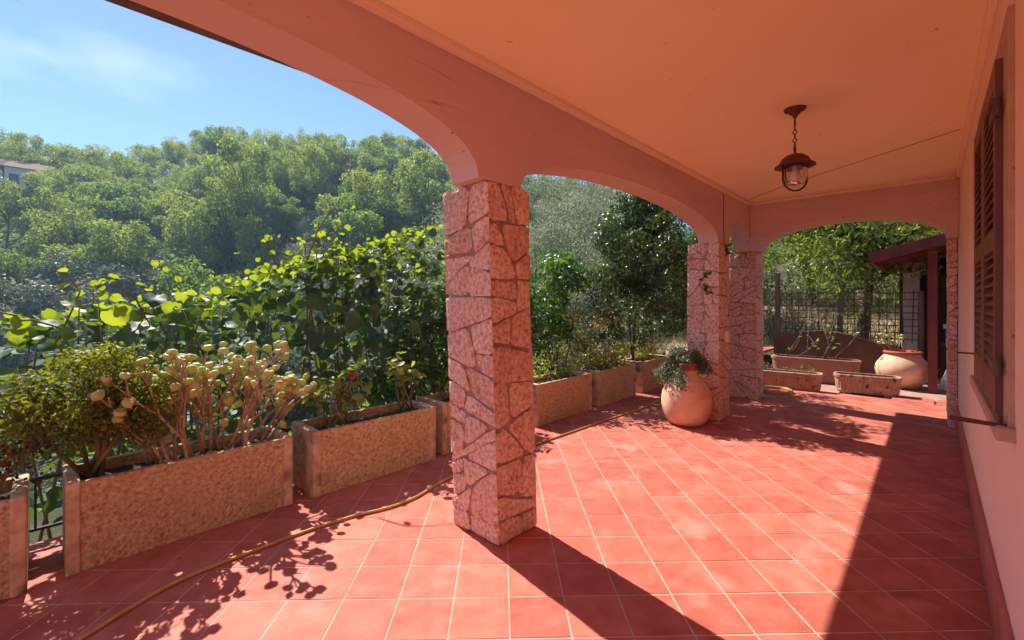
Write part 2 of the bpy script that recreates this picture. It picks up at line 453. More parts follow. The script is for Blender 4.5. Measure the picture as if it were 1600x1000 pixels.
def tag(o, label, cat, group=None, kind=None):
    o['label'] = label; o['category'] = cat
    if group: o['group'] = group
    if kind: o['kind'] = kind
    return o

def thing(name, label, cat, loc=(0, 0, 0), rotz=0, group=None):
    o = bpy.data.objects.new(name, None)
    o.empty_display_size = 0.2
    col.objects.link(o)
    o.location = loc
    o.rotation_euler = (0, 0, rotz)
    return tag(o, label, cat, group)

def structure(name, mb, mat, smooth=False):
    o = mb.build(name, mat, None, smooth)
    o['kind'] = 'structure'
    return o

# ---- leaves
def T_oval(w=0.34, fold=0.10, droop=0.06):
    return np.array([(0, 0, 0), (-w, .45, fold), (w, .45, fold), (0, .5, 0), (0, 1, -droop)], float), [(0, 3, 1), (0, 2, 3), (1, 3, 4), (3, 2, 4)]
def T_card(w=0.42):
    return np.array([(0, 0, 0), (-w, .5, .12), (w, .5, .12), (0, 1, -.1)], float), [(0, 3, 1), (0, 2, 3)]
def T_lance(w=0.13):
    return np.array([(0, 0, 0), (-w, .35, .05), (w, .35, .05), (0, .4, 0), (-w * .7, .72, .0), (w * .7, .72, .0), (0, 1, -.16)], float), \
        [(0, 3, 1), (0, 2, 3), (1, 3, 4), (3, 2, 5), (3, 5, 4), (4, 5, 6)]
def T_round(n=14, notch=0.16, cup=0.10, wave=0.025, curl=0.18):
    out = []; mid = []
    for i in range(n):
        t = 2 * math.pi * i / n - math.pi / 2
        r = 0.5 * (1 + 0.03 * math.sin(3 * t))
        x, y = r * math.cos(t), 0.5 + r * math.sin(t) * 1.02
        if i == 0: y += notch
        if i == n // 2: y += 0.06
        wv = wave * math.sin(5 * t + cup * 9) + wave * .6 * math.sin(2 * t + 1)
        out.append((x, y, cup * abs(x) * 1.2 - curl * y * y * .6 + wv))
        mid.append((x * .5, 0.5 + (y - .5) * .5, cup * abs(x) * .5 + .015 - curl * .15))
    V = out + mid + [(0, .5, -curl * .15)]
    F = []
    for i in range(n):
        j = (i + 1) % n
        F += [(i, j, n + j), (i, n + j, n + i), (n + i, n + j, 2 * n)]
    return np.array(V, float), F
OVAL, CARD, LANCE, ROUND = T_oval(), T_card(), T_lance(), T_round()
ROUND_S = T_round(9, 0.1, 0.12)

def unit(a):
    return a / np.maximum(np.linalg.norm(a, axis=-1, keepdims=True), 1e-9)

def scatter(tmpl, P, N, S, Y=None, jit=0.0):
    """leaves with base points P, normals N, sizes S, length direction near Y -> vertex array, face list"""
    V, F = tmpl
    k = len(P)
    if jit:
        N = unit(N + rng.normal(0, jit, (k, 3)))
    if Y is None:
        Y = rng.normal(0, 1, (k, 3))
    Y = Y - N * np.sum(Y * N, 1, keepdims=True)
    Y = unit(Y)
    X = np.cross(Y, N)
    W = (V[None, :, 0, None] * X[:, None] + V[None, :, 1, None] * Y[:, None] + V[None, :, 2, None] * N[:, None]) * S[:, None, None] + P[:, None]
    Fa = np.array(F)[None] + (np.arange(k) * len(V))[:, None, None]
    return W.reshape(-1, 3), Fa.reshape(-1, 3)

def np_mesh(name, V, F, mat, off=(0, 0, 0), smooth=False):
    me = bpy.data.meshes.new(name)
    V = np.asarray(V, float) - np.asarray(off, float)
    me.from_pydata(V.tolist(), [], F.tolist())
    me.materials.append(mat)
    if smooth:
        me.polygons.foreach_set('use_smooth', [True] * len(me.polygons))
    me.update()
    return me

def lump_cloud(lumps, per, shell=0.55, up=0.35, squash=1.0):
    """points and outward normals on the outer shells of a set of lumps (cx,cy,cz,r)"""
    P = []; N = []
    for (x, y, z, r) in lumps:
        k = max(3, int(per * r * r))
        d = unit(rng.normal(0, 1, (k, 3)))
        rad = r * (1 - shell * rng.random((k, 1)) ** 1.6)
        P.append(np.array((x, y, z)) + d * rad * np.array((1, 1, squash)))
        n = d.copy(); n[:, 2] += up
        N.append(n)
    return np.concatenate(P), unit(np.concatenate(N))

def leaf_obj(name, mat, parent, tmpl, P, N, S, Y=None, jit=0.4, kind=None, smooth=False):
    V, F = scatter(tmpl, P, N, S, Y, jit)
    me = np_mesh(name, V, F, mat, tuple(world_loc(parent)) if parent else (0, 0, 0), smooth)
    return link(name, me, parent, kind)

# ------------------------------------------------------------------ terrain
def sm(t):
    t = np.clip(t, 0, 1)
    return t * t * (3 - 2 * t)

def ground_z(a, b):
    a = np.asarray(a, float); b = np.asarray(b, float)
    depth = 8.0 * sm((b - 4.5) / 22) * (1 - 0.75 * sm((a - 4) / 16))
    hill = 0.405 * np.clip(b - 29, 0, 62) + 0.03 * np.clip(b - 91, 0, 200)
    hill = hill * (0.35 + 0.65 * sm((b - 29) / 24))
    side = 0.22 * np.clip(a - 11, 0, 40) * sm((a - 11) / 8)
    wob = 0.8 * np.sin(a * 0.11 + 1.3) * np.sin(b * 0.09) * sm((np.maximum(b, a) - 20) / 20)
    inside = (b < 4.0) & (a < 10.4)
    z = -0.7 - depth + hill + side + wob
    return np.where(inside, -0.7, z)

ga = np.concatenate([np.linspace(-160, -70, 8), np.linspace(-60, 30, 61), np.linspace(32, 90, 30), np.linspace(100, 200, 8)])
gb = np.concatenate([np.linspace(-120, -20, 8), np.linspace(-16, 30, 47), np.linspace(32, 120, 45), np.linspace(130, 200, 8)])
GA, GB = np.meshgrid(ga, gb, indexing='ij')
GZ = ground_z(GA, GB)
nb_ = len(gb)
gm = MB()
gm.v = list(zip(GA.ravel().tolist(), GB.ravel().tolist(), GZ.ravel().tolist()))
gm.f = [(i * nb_ + j, (i + 1) * nb_ + j, (i + 1) * nb_ + j + 1, i * nb_ + j + 1) for i in range(len(ga) - 1) for j in range(nb_ - 1)]
structure('ground', gm, M['ground'], True)
def gz(a, b):
    return float(ground_z(a, b))

# ------------------------------------------------------------------ terrace floor with its tiles
FA0, FA1, FB0, FB1 = -6.2, 8.15, -0.185, 3.74  # unseen open stretch behind the camera is added to bounce sunlight into the portico
TS = 0.184 * CAM_H
fm = MB(); fm.box(FA0, FA1, FB0 - 0.015, FB1, -0.9, -0.002)
floor = structure('terrace_floor', fm, M['grout'])
def clip(poly, nx, ny, d):
    """keep the side nx*x+ny*y <= d"""
    out = []
    for i in range(len(poly)):
        p, q = poly[i], poly[(i + 1) % len(poly)]
        a, b = nx * p[0] + ny * p[1] - d, nx * q[0] + ny * q[1] - d
        if a <= 0: out.append(p)
        if (a < 0 < b) or (b < 0 < a):
            t = a / (a - b)
            out.append((p[0] + (q[0] - p[0]) * t, p[1] + (q[1] - p[1]) * t))
    return out
def tile_mb(poly, cx, cy, dz):
    n = len(poly)
    vs = []
    for z, sc in ((-0.006, 1.0), (-0.0022 + dz, 1.0), (dz, 0.985)):
        vs += [((x - cx) * sc, (y - cy) * sc, z) for x, y in poly]
    fs = [tuple(range(2 * n, 3 * n))]
    for k in (0, n):
        for i in range(n):
            j = (i + 1) % n
            fs.append((k + i, k + j, k + n + j, k + n + i))
    m = MB(); m.add(vs, fs); return m
tiles = []
ta = R(43.6 + 1.4)                      # one grid direction relative to the wall
e1 = (math.cos(ta), math.sin(ta)); e2 = (-e1[1], e1[0])
g_ = 0.0029
org = (1.86, 1.81)
for i in range(-50, 51):
    for j in range(-50, 51):
        c0 = (org[0] + TS * ((i + .5) * e1[0] + (j + .5) * e2[0]), org[1] + TS * ((i + .5) * e1[1] + (j + .5) * e2[1]))
        if not (FA0 - .3 < c0[0] < FA1 + .3 and FB0 - .3 < c0[1] < FB1 + .3): continue
        hs = TS / 2 - g_
        poly = [(c0[0] + hs * (u * e1[0] + v * e2[0]), c0[1] + hs * (u * e1[1] + v * e2[1])) for u, v in ((-1, -1), (1, -1), (1, 1), (-1, 1))]
        full = all(FA0 < p[0] < FA1 and FB0 < p[1] < FB1 for p in poly)
        if not full:
            for nx, ny, d in ((1, 0, FA1), (-1, 0, -FA0), (0, 1, FB1), (0, -1, -FB0)):
                poly = clip(poly, nx, ny, d)
            if len(poly) < 3: continue
            ar = 0.5 * abs(sum(poly[k][0] * poly[(k + 1) % len(poly)][1] - poly[(k + 1) % len(poly)][0] * poly[k][1] for k in range(len(poly))))
            if ar < 0.0008: continue
        p = to_px(c0[0], c0[1], 0)
        vis = p is not None and -60 < p[0] < 1660 and p[1] < 1080 and c0[1] < 3.3
        d = math.hypot(c0[0], c0[1])
        tiles.append((0 if vis else 1, d, full, c0, poly))
tiles.sort(key=lambda t: (t[0], t[1]))
shared_tile = None
rest = MB()
for k, (nv, d, full, c0, poly) in enumerate(tiles):
    dz = random.uniform(-0.0008, 0.0008)
    if nv == 0 and k < 296:
        if full:
            if shared_tile is None:
                hs = TS / 2 - g_
                sq = [(hs * (u * e1[0] + v * e2[0]), hs * (u * e1[1] + v * e2[1])) for u, v in ((-1, -1), (1, -1), (1, 1), (-1, 1))]
                shared_tile = tile_mb(sq, 0, 0, 0).mesh('tile', M['tile'])
            link('tile', shared_tile, floor, None, (c0[0], c0[1], dz), (random.uniform(-.0025, .0025), random.uniform(-.0025, .0025), random.uniform(-.004, .004)))
        else:
            link('tile', tile_mb(poly, c0[0], c0[1], 0).mesh('tile', M['tile']), floor, None, (c0[0], c0[1], dz))
    else:
        t = tile_mb(poly, c0[0], c0[1], dz)
        rest.add([(x + c0[0], y + c0[1], z) for x, y, z in t.v], t.f)
rest.build('tile_field', M['tile'], floor, kind='stuff')

# yard beyond the end arch
ym = MB(); ym.box(8.19, 15.0, -3.5, 2.6, -0.8, -0.035)
yard = structure('yard', ym, M['yard'])
for i, (x0, x1, y0, y1) in enumerate([(8.2, 8.62, -.02, .42), (8.2, 8.62, -.46, -.04), (8.2, 8.62, -.9, -.48)]):
    s = MB(); s.cbox(x0, x1, y0, y1, -0.036, -0.005 - 0.002 * i, 0.006)
    s.build('paving_slab', M['tile'], yard)

# ------------------------------------------------------------------ the house: wall, ceiling, arched beams, roof, window
WB = -0.2           # wall plane
CZ = 2.68           # ceiling height
house = thing('house', 'salmon painted house with arched portico, orange ceiling and shuttered window on the right', 'house', (2.0, -0.2, 0))
def arch_beam(axis, u0, u1, t0, t1, z1, spans, zs):
    """beam running along one axis with elliptical arches cut from its underside; spans: (from, to, rise)"""
    prof = []
    cur = u0
    prof.append((u0, zs))
    for (a, b, rise) in spans:
        c, w = (a + b) / 2, (b - a) / 2
        for k in range(33):
            t = math.pi * (1 - k / 32)
            prof.append((c + w * math.cos(t), zs + rise * math.sin(t) ** 0.85))
    prof.append((u1, zs))
    pr = [prof[0]]
    for p in prof[1:]:
        if abs(p[0] - pr[-1][0]) > 1e-4: pr.append(p)
    m = MB()
    n = len(pr)
    vs = []
    for t in (t0, t1):
        for (u, z) in pr: vs.append((u, t, z) if axis == 'x' else (t, u, z))
        for (u, z) in pr: vs.append((u, t, z1) if axis == 'x' else (t, u, z1))
    fs = []
    for i in range(n - 1):
        fs.append((i, i + 1, n + i + 1, n + i))
        fs.append((2 * n + i, 3 * n + i, 3 * n + i + 1, 2 * n + i + 1))
        fs.append((i, 2 * n + i, 2 * n + i + 1, i + 1))
        fs.append((n + i, n + i + 1, 3 * n + i + 1, 3 * n + i))
    fs.append((0, n, 3 * n, 2 * n)); fs.append((n - 1, 3 * n - 1, 4 * n - 1, 2 * n - 1))
    return m.add(vs, fs)
PT = 2.06
arch_beam('x', -1.70, 7.1, 1.775, 2.0, CZ + 0.05, [(-1.30, 1.60, 0.37), (1.94, 5.28, 0.305), (5.66, 6.52, 0.33)], PT).build('arched_beam', M['beam'], house)
arch_beam('y', WB + 0.003, 1.772, 6.50, 6.98, CZ + 0.05, [(-0.115, 1.70, 0.31)], PT).build('end_arched_beam', M['beam'], house)
m = MB(); m.box(-1.70, 7.1, WB, 1.773, CZ, CZ + 0.12); m.build('ceiling', M['ceiling'], house)
m = MB(); m.box(-1.70, 6.497, 1.715, 1.7735, CZ - 0.028, CZ - 0.002); m.build('cornice', M['cornice'], house)
m = MB(); m.box(6.44, 6.4985, WB + 0.03, 1.713, CZ - 0.028, CZ - 0.002); m.build('cornice', M['cornice'], house)
m = MB(); m.box(-1.70, 6.438, WB + 0.001, WB + 0.028, CZ - 0.03, CZ - 0.002); m.build('cornice', M['cornice'], house)
m = MB(); m.tube([(6.18, 1.70, CZ - 0.001), (5.7, 1.2, CZ - 0.001), (5.22, 0.55, CZ - 0.001), (4.72, -0.15, CZ - 0.001)], 0.005, 5); m.build('ceiling_joint', M['mortar'], house)
# wall with a window opening left in it
wx0, wx1, wz0, wz1 = 2.36, 3.50, 0.99, 2.27
m = MB()
m.box(-6.2, wx0, WB - .3, WB, -.7, CZ + .12)  # unseen length past the portico is added to reflect sun inside
m.box(wx1, 7.12, WB - .3, WB, -.7, CZ + .12)
m.box(wx0, wx1, WB - .3, WB, -.7, wz0)
m.box(wx0, wx1, WB - .3, WB, wz1, CZ + .12)
m.build('wall', M['wall'], house)
m = MB(); m.box(-6.2, 6.75, WB + .001, WB + .014, 0.001, 0.26); m.build('baseboard', M['baseboard'], house)
# stone band round the window, sill
m = MB()
m.box(wx0 - .13, wx0, WB - .12, WB + .016, wz0 - .02, wz1 + .12)
m.box(wx1, wx1 + .13, WB - .12, WB + .016, wz0 - .02, wz1 + .12)
m.box(wx0, wx1, WB - .12, WB + .015, wz1, wz1 + .12)
m.build('window_surround', M['surround'], house)
m = MB(); m.cbox(wx0 - .16, wx1 + .16, WB - .12, WB + .045, wz0 - .065, wz0 - .022, 0.006); m.build('window_sill', M['surround'], house)
# two shutter leaves
louv = MB(); lw = (wx1 - wx0) / 2
louv_w = lw - 0.15
louv.add([(0, -.016, .012), (louv_w, -.016, .012), (louv_w, .014, -.018), (0, .014, -.018), (0, -.016, .020), (louv_w, -.016, .020), (louv_w, .014, -.010), (0, .014, -.010)],
         [(0, 3, 2, 1), (4, 5, 6, 7), (0, 1, 5, 4), (2, 3, 7, 6), (1, 2, 6, 5), (0, 4, 7, 3)])
louv_me = louv.mesh('louvre', M['shutter'])
for k in (0, 1):
    x0 = wx0 + k * lw + .006; x1 = x0 + lw - .012
    y0, y1 = WB + .004, WB + .036
    m = MB()
    m.box(x0, x0 + .07, y0, y1, wz0, wz1)
    m.box(x1 - .07, x1, y0, y1, wz0, wz1)
    for (za, zb) in ((wz0, wz0 + .13), (wz1 - .08, wz1), ((wz0 + wz1) / 2 - .04, (wz0 + wz1) / 2 + .04)):
        m.box(x0 + .07, x1 - .07, y0 + .001, y1 - .001, za, zb)
    sh = m.build('shutter', M['shutter'], house)
    off = world_loc(sh)
    for (za, zb) in ((wz0 + .14, (wz0 + wz1) / 2 - .05), ((wz0 + wz1) / 2 + .05, wz1 - .09)):
        n = int((zb - za) / .036)
        for i in range(n + 1):
            z = za + (zb - za) * i / n
            link('louvre', louv_me, sh, None, Vector((x0 + .07 - .0, (y0 + y1) / 2, z)) - off)
for (x, z) in ((wx0 - .06, 1.16), (wx0 - .06, 2.08)):
    m = MB(); m.box(x, x + .2, WB + .0372, WB + .043, z - .018, z + .018); m.tube([(x, WB + .036, z - .03), (x, WB + .036, z + .03)], .011, 8)
    m.build('hinge', M['greywood'], house)
m = MB(); m.tube([(wx0 - .1, WB - .02, .965), (wx0 - .1, WB + .155, .972)], [.0065, .009], 8); m.tube([(wx0 - .1, WB + .03, .965), (wx0 - .1, WB + .03, 1.0)], .006, 6)
m.build('shutter_catch', M['iron'], house)
m = MB(); m.tube([(wx1 + .05, WB - .02, 1.1), (wx1 + .05, WB + .10, 1.1)], .005, 8); m.build('shutter_catch', M['iron'], house)
# roof slab, eave and gutter
m = MB()
m.box(-1.98, 7.45, 2.003, 2.425, CZ + .005, CZ + .13)
m.box(-1.98, 7.45, WB, 2.092, CZ + .125, CZ + .24)  # stops short behind the camera so sun reaches the added open terrace
m.box(7.125, 7.45, WB, 2.0925, CZ + .006, CZ + .124)
m.box(-6.5, 7.45, -5.2, WB - .001, CZ + .126, CZ + .24)
rf = m.build('roof', M['slab'], house)
gut = []
for k in range(9):
    t = math.pi * k / 8
    gut.append((2.475 + .048 * math.cos(t), CZ + .012 - .052 * math.sin(t)))
m = MB()
n = len(gut)
m.add([(x, y, z) for x in (-1.98, 7.45) for (y, z) in gut], [(i, i + 1, n + i + 1, n + i) for i in range(n - 1)])
m.build('gutter', M['gutter'], rf, True)
m = MB(); m.tube([(5.44, 1.768, CZ - .05), (5.445, 1.767, 2.5), (5.43, 1.766, 2.28), (5.44, 1.757, 2.02)], .004, 5); m.build('cable', M['iron'], house)
# body of the house behind the wall
m = MB(); m.box(-6.2, 7.1, -5.0, WB - .301, -.7, CZ + .12); m.build('house_body', M['wall'], house)

# ------------------------------------------------------------------ stone pillars
def area(p):
    return 0.5 * abs(sum(p[k][0] * p[(k + 1) % len(p)][1] - p[(k + 1) % len(p)][0] * p[k][1] for k in range(len(p))))
def crazy_face(w, h, n, gap):
    """irregular stones in a rectangle w x h, cut with slanted lines the way a mason breaks and fits them"""
    target = w * h / n
    todo = [[(0, gap / 2), (w, gap / 2), (w, h - gap / 2), (0, h - gap / 2)]]
    out = []
    while todo:
        p = todo.pop()
        a = area(p)
        xs = [q[0] for q in p]; ys = [q[1] for q in p]
        dx, dy = max(xs) - min(xs), max(ys) - min(ys)
        if a < target * random.uniform(.9, 2.3) and max(dx, dy) < 2.3 * max(min(dx, dy), .03):
            out.append(p); continue
        cx = sum(xs) / len(p) + random.uniform(-.16, .16) * dx; cy = sum(ys) / len(p) + random.uniform(-.16, .16) * dy
        t = random.gauss(0, .30) + (0 if dx > dy * random.uniform(.75, 1.2) else math.pi / 2)
        nx, ny = math.cos(t), math.sin(t)
        d = nx * cx + ny * cy
        g = gap / 2 * random.uniform(.55, 1.5)
        for q in (clip(p, nx, ny, d - g), clip(p, -nx, -ny, -d - g)):
            if len(q) >= 3 and area(q) > .0006: todo.append(q)
    return out

def stone_mesh(poly, w, t, jit):
    """a proud stone on a face of width w: local u along the face, v up, depth d outwards; corner edges are mitred"""
    # subdivide edges that are not on the corners, cut the vertices
    pts = []
    n = len(poly)
    for i in range(n):
        p, q = poly[i], poly[(i + 1) % n]
        onc = (p[0] < 1e-4 and q[0] < 1e-4) or (p[0] > w - 1e-4 and q[0] > w - 1e-4)
        L = math.hypot(q[0] - p[0], q[1] - p[1])
        if L < 0.012: pts.append(p); continue
        for s in ((0.16, 0.5, 0.84) if not onc else (0.06, 0.5, 0.94)):
            x, y = p[0] + (q[0] - p[0]) * s, p[1] + (q[1] - p[1]) * s
            if not onc:
                nx, ny = -(q[1] - p[1]) / L, (q[0] - p[0]) / L
                k = random.uniform(-.007, .007); x += nx * k; y += ny * k
                x = min(max(x, 0), w)
            pts.append((x, y))
    cx = sum(p[0] for p in pts) / len(pts); cy = sum(p[1] for p in pts) / len(pts)
    V = []; m = len(pts)
    for (x, y) in pts:            # foot of the stone in the mortar
        V.append((x, y, -.004))
    for (x, y) in pts:            # shoulder
        e = x < 1e-4 or x > w - 1e-4
        xx = x
        if x < 1e-4: xx = x - t * .8
        elif x > w - 1e-4: xx = x + t * .8
        V.append((xx, y, t * .8))
    for (x, y) in pts:            # top, pulled in
        k = 0.80
        xx, yy = cx + (x - cx) * k, cy + (y - cy) * k
        if x < 1e-4: xx = x + .006
        elif x > w - 1e-4: xx = x - .006
        V.append((xx + random.uniform(-jit, jit), yy + random.uniform(-jit, jit), t + random.uniform(-.004, .0045)))
    V.append((cx, cy, t + random.uniform(-.002, .006)))
    F = []
    for k in (0, m):
        for i in range(m):
            j = (i + 1) % m
            F.append((k + i, k + j, k + m + j, k + m + i))
    for i in range(m):
        F.append((2 * m + i, 2 * m + (i + 1) % m, 3 * m))
    return V, F

def pillar(label, x0, x1, y0, y1, h, density, faces='all', lean=0.0, stuff=False, t=.017, name='stone_pillar', group='stone pillars of the portico', dx=0.0):
    cx, cy = (x0 + x1) / 2, (y0 + y1) / 2
    root = thing(name, label, 'pillar', (cx, cy, 0), 0, group)
    hx, hy = (x1 - x0) / 2 - t, (y1 - y0) / 2 - t
    def shear(p):
        f = min(1, max(0, p[2] / h))
        return (p[0] + dx * f, p[1], p[2])
    core = MB(); core.box(-hx, hx, -hy, hy, 0.001, h)
    core.v = [shear(p) for p in core.v]
    core.build('mortar_core', M['mortar'], root, local=True)
    joined = MB()
    for (fx, fy) in ((0, -1), (0, 1), (-1, 0), (1, 0)):
        if faces != 'all' and (fx, fy) not in faces: continue
        w = 2 * hx if fx == 0 else 2 * hy
        for poly in crazy_face(w, h, max(3, int(w * h * density)), .0115):
            V, F = stone_mesh(poly, w, t * random.uniform(.6, 1.35), .005)
            L = []
            for (u, v, d) in V:
                if (fx, fy) == (0, -1): p = (-hx + u, -hy - d, v)
                elif (fx, fy) == (0, 1): p = (hx - u, hy + d, v)
                elif (fx, fy) == (-1, 0): p = (-hx - d, hy - u, v)
                else: p = (hx + d, -hy + u, v)
                L.append(shear(p))
            if stuff:
                joined.add(L, F); continue
            c = np.mean(np.array(L), 0)
            m = MB(); m.add([(p[0] - c[0], p[1] - c[1], p[2] - c[2]) for p in L], F)
            link('stone', m.mesh('stone', M['stone'], smooth=False), root, None, tuple(c))
    if stuff: joined.build('stone_facing', M['stone'], root, local=True, kind='stuff')
    return root
random.seed(21)
pillar('nearest and largest stone pillar, in the middle of the picture', 1.745, 2.085, 1.765, 2.165, PT, 34, dx=-0.085)
pillar('stone pillar right behind the round terracotta urn', 5.275, 5.645, 1.765, 2.13, PT, 42)
pillar('farthest stone pillar, behind the one with the urn', 6.765, 7.12, 1.765, 2.13, PT, 46)
pillar('stone pillar at the near end of the portico beyond the left edge', -1.66, -1.32, 1.765, 2.165, PT, 36, stuff=True)
pillar('narrow stone pilaster against the salmon wall at the end arch', 6.76, 7.115, WB + .002, -.118, PT, 40, faces=((0, 1), (-1, 0), (1, 0)), name='stone_pilaster', t=.012)
eb = thing('electrical_box', 'small pink electrical box on the side of the urn pillar', 'electrical box', (5.5, 1.765, .97))
m = MB(); m.cbox(5.44, 5.53, 1.722, 1.7655, .90, 1.03, .008); m.build('box_cover', M['wall'], eb)

# ------------------------------------------------------------------ lamp
lx, ly = 3.456, 0.669
lamp = thing('pendant_lamp', 'brown metal lantern hanging on a chain from the orange ceiling', 'lamp', (lx, ly, CZ))
m = MB(); m.lathe([(.0, -.062), (.012, -.06), (.016, -.045), (.03, -.036), (.036, -.022), (.062, -.012), (.066, -.001)][::-1], (lx, ly, CZ), 24); m.build('ceiling_rose', M['iron'], lamp, True)
z = CZ - .06
m = MB(); m.tube([(lx, ly, z + .005), (lx, ly, z - .055)], .006, 7); m.build('hanging_rod', M['iron'], lamp)
z -= .055
m = MB()
for i in range(5):
    m.torus((lx, ly, z - .016 - i * .027), .0115, .0034, 'x' if i % 2 else 'y', 12, 6)
    zz = z - .016 - i * .027
m.build('chain', M['iron'], lamp, True)
zr = zz - .034
m = MB(); m.torus((lx, ly, zr), .024, .0045, 'y', 18, 6); m.build('ring', M['iron'], lamp, True)
zt = zr - .028
m = MB(); m.lathe([(.001, 0), (.022, -.002), (.05, -.012), (.076, -.032), (.090, -.056), (.098, -.068), (.118, -.080), (.120, -.088), (.115, -.089), (.09, -.078), (.07, -.06), (.03, -.05), (.001, -.048)], (lx, ly, zt), 36)
m.build('shade', M['iron'], lamp, True)
zg = zt - .082
m = MB(); m.lathe([(.070, 0), (.072, -.03), (.072, -.075), (.065, -.102), (.047, -.122), (.022, -.131), (.001, -.133)], (lx, ly, zg), 32); m.build('glass_jar', M['glass'], lamp, True)
m = MB(); m.lathe([(.018, .02), (.018, -.02), (.024, -.035), (.032, -.06), (.03, -.085), (.018, -.1), (.001, -.104)], (lx, ly, zg), 20); m.build('bulb', M['bulb'], lamp, True)
cg = []
ux, uy = 0.72, -0.69
for k in range(25):
    t = math.pi * k / 24
    cg.append((lx + ux * 0.083 * math.cos(t), ly + uy * 0.083 * math.cos(t), zg - .085 - .082 * math.sin(t)))
cg = [(lx + ux * 0.083, ly + uy * 0.083, zg + .01)] + cg + [(lx - ux * 0.083, ly - uy * 0.083, zg + .01)]
m = MB(); m.tube(cg, .0065, 8); m.build('guard_hoop', M['iron'], lamp, True)

# ------------------------------------------------------------------ concrete planters along the terrace edge
PLH = 0.465
def planter(label, a0, a1, b0=3.155, depth=.41, h=PLH, rz=0.0):
    L = a1 - a0
    root = thing('concrete_planter', label, 'planter', (a0, b0, 0), rz, 'concrete planters along the terrace edge')
    e = .055
    m = MB(); m.cbox(0, e, 0, depth, 0.002, h, .006); m.build('end_panel', M['planter_edge'], root, local=True)
    m = MB(); m.cbox(L - e, L, 0, depth, 0.002, h, .006); m.build('end_panel', M['planter_edge'], root, local=True)
    # rough front: a grid pushed in and out a little
    nx_, nz_ = int(L / .02), 22
    vs = []; fs = []
    hh = rng.normal(0, .0022, (nx_ + 1, nz_ + 1))
    for i in range(nx_ + 1):
        for j in range(nz_ + 1):
            edge = j == nz_
            vs.append((e + .0005 + (L - 2 * e - .001) * i / nx_, .008 + hh[i, j] * (0.4 if edge else 1), .002 + (h - .008) * j / nz_))
    n1 = nz_ + 1
    for i in range(nx_):
        for j in range(nz_):
            fs.append((i * n1 + j, (i + 1) * n1 + j, (i + 1) * n1 + j + 1, i * n1 + j + 1))
    m = MB(); m.add(vs, fs)
    k0 = len(m.v)
    zt = .002 + h - .008
    # top and inner side of the front panel follow on
    tops = [i * n1 + nz_ for i in range(nx_ + 1)]
    back = []
    for i in range(nx_ + 1):
        x = e + .0005 + (L - 2 * e - .001) * i / nx_
        m.v.append((x, .045 + random.uniform(-.002, .002), zt + random.uniform(-.003, .001))); back.append(len(m.v) - 1)
    low = []
    for i in range(nx_ + 1):
        x = e + .0005 + (L - 2 * e - .001) * i / nx_
        m.v.append((x, .045, h - .15)); low.append(len(m.v) - 1)
    for i in range(nx_):
        m.f.append((tops[i], tops[i + 1], back[i + 1], back[i]))
        m.f.append((back[i], back[i + 1], low[i + 1], low[i]))
    m.build('front_panel', M['planter_rough'], root, local=True)
    m = MB(); m.box(e + .0005, L - e - .0005, depth - .045, depth - .006, .002, h - .006); m.build('back_panel', M['planter_rough'], root, local=True)
    # soil heaped a little
    vs = []; fs = []
    sx, sy = 24, 8
    for i in range(sx + 1):
        for j in range(sy + 1):
            vs.append((e + (L - 2 * e) * i / sx, .046 + (depth - .092) * j / sy, h - .075 + random.uniform(-.012, .014) + .02 * math.sin(math.pi * j / sy)))
    for i in range(sx):
        for j in range(sy):
            fs.append((i * (sy + 1) + j, (i + 1) * (sy + 1) + j, (i + 1) * (sy + 1) + j + 1, i * (sy + 1) + j + 1))
    m = MB(); m.add(vs, fs); m.build('soil', M['soil'], root, local=True)
    return root
planter('rough concrete planter cut by the left edge of the picture', -1.15, -0.07, 3.125)
planter('long concrete planter holding the branching succulent and the small yellow-green bush', .06, 1.155, 3.16, rz=R(0.6))
planter('concrete planter holding the geranium, left of the nearest pillar', 1.285, 2.345, 3.15)
planter('concrete planter half hidden behind the nearest pillar on its left', 2.45, 3.5, 3.19)
planter('concrete planter showing just right of the nearest pillar', 3.70, 4.775, 3.14)
planter('yellowish concrete planter second to the right of the nearest pillar', 4.93, 5.925, 3.14)
planter('farthest concrete planter, behind the round urn', 6.12, 7.15, 3.14)

# railing behind the planters
rail = thing('railing', 'dark thin metal railing behind the concrete planters', 'railing', (2.5, 3.68, 0))
m = MB(); m.box(-3.0, 8.1, 3.67, 3.69, .375, .39); m.build('top_rail', M['rail'], rail)
m = MB(); m.box(-3.0, 8.1, 3.67, 3.69, .09, .105); m.build('bottom_rail', M['rail'], rail)
m = MB(); m.tube([(0, 0, 0), (0, 0, .267)], .006, 5); bal = m.mesh('baluster', M['rail'])
for i in range(74):
    a = -2.9 + i * .15
    link('baluster', bal, rail, None, Vector((a, 3.68, .107)) - world_loc(rail))
m = MB(); m.box(-.02, .02, -.02, .02, 0, .374); pst = m.mesh('post', M['rail'])
for i in range(7):
    link('post', pst, rail, None, Vector((-2.965 + i * 1.845, 3.72, -.01)) - world_loc(rail))

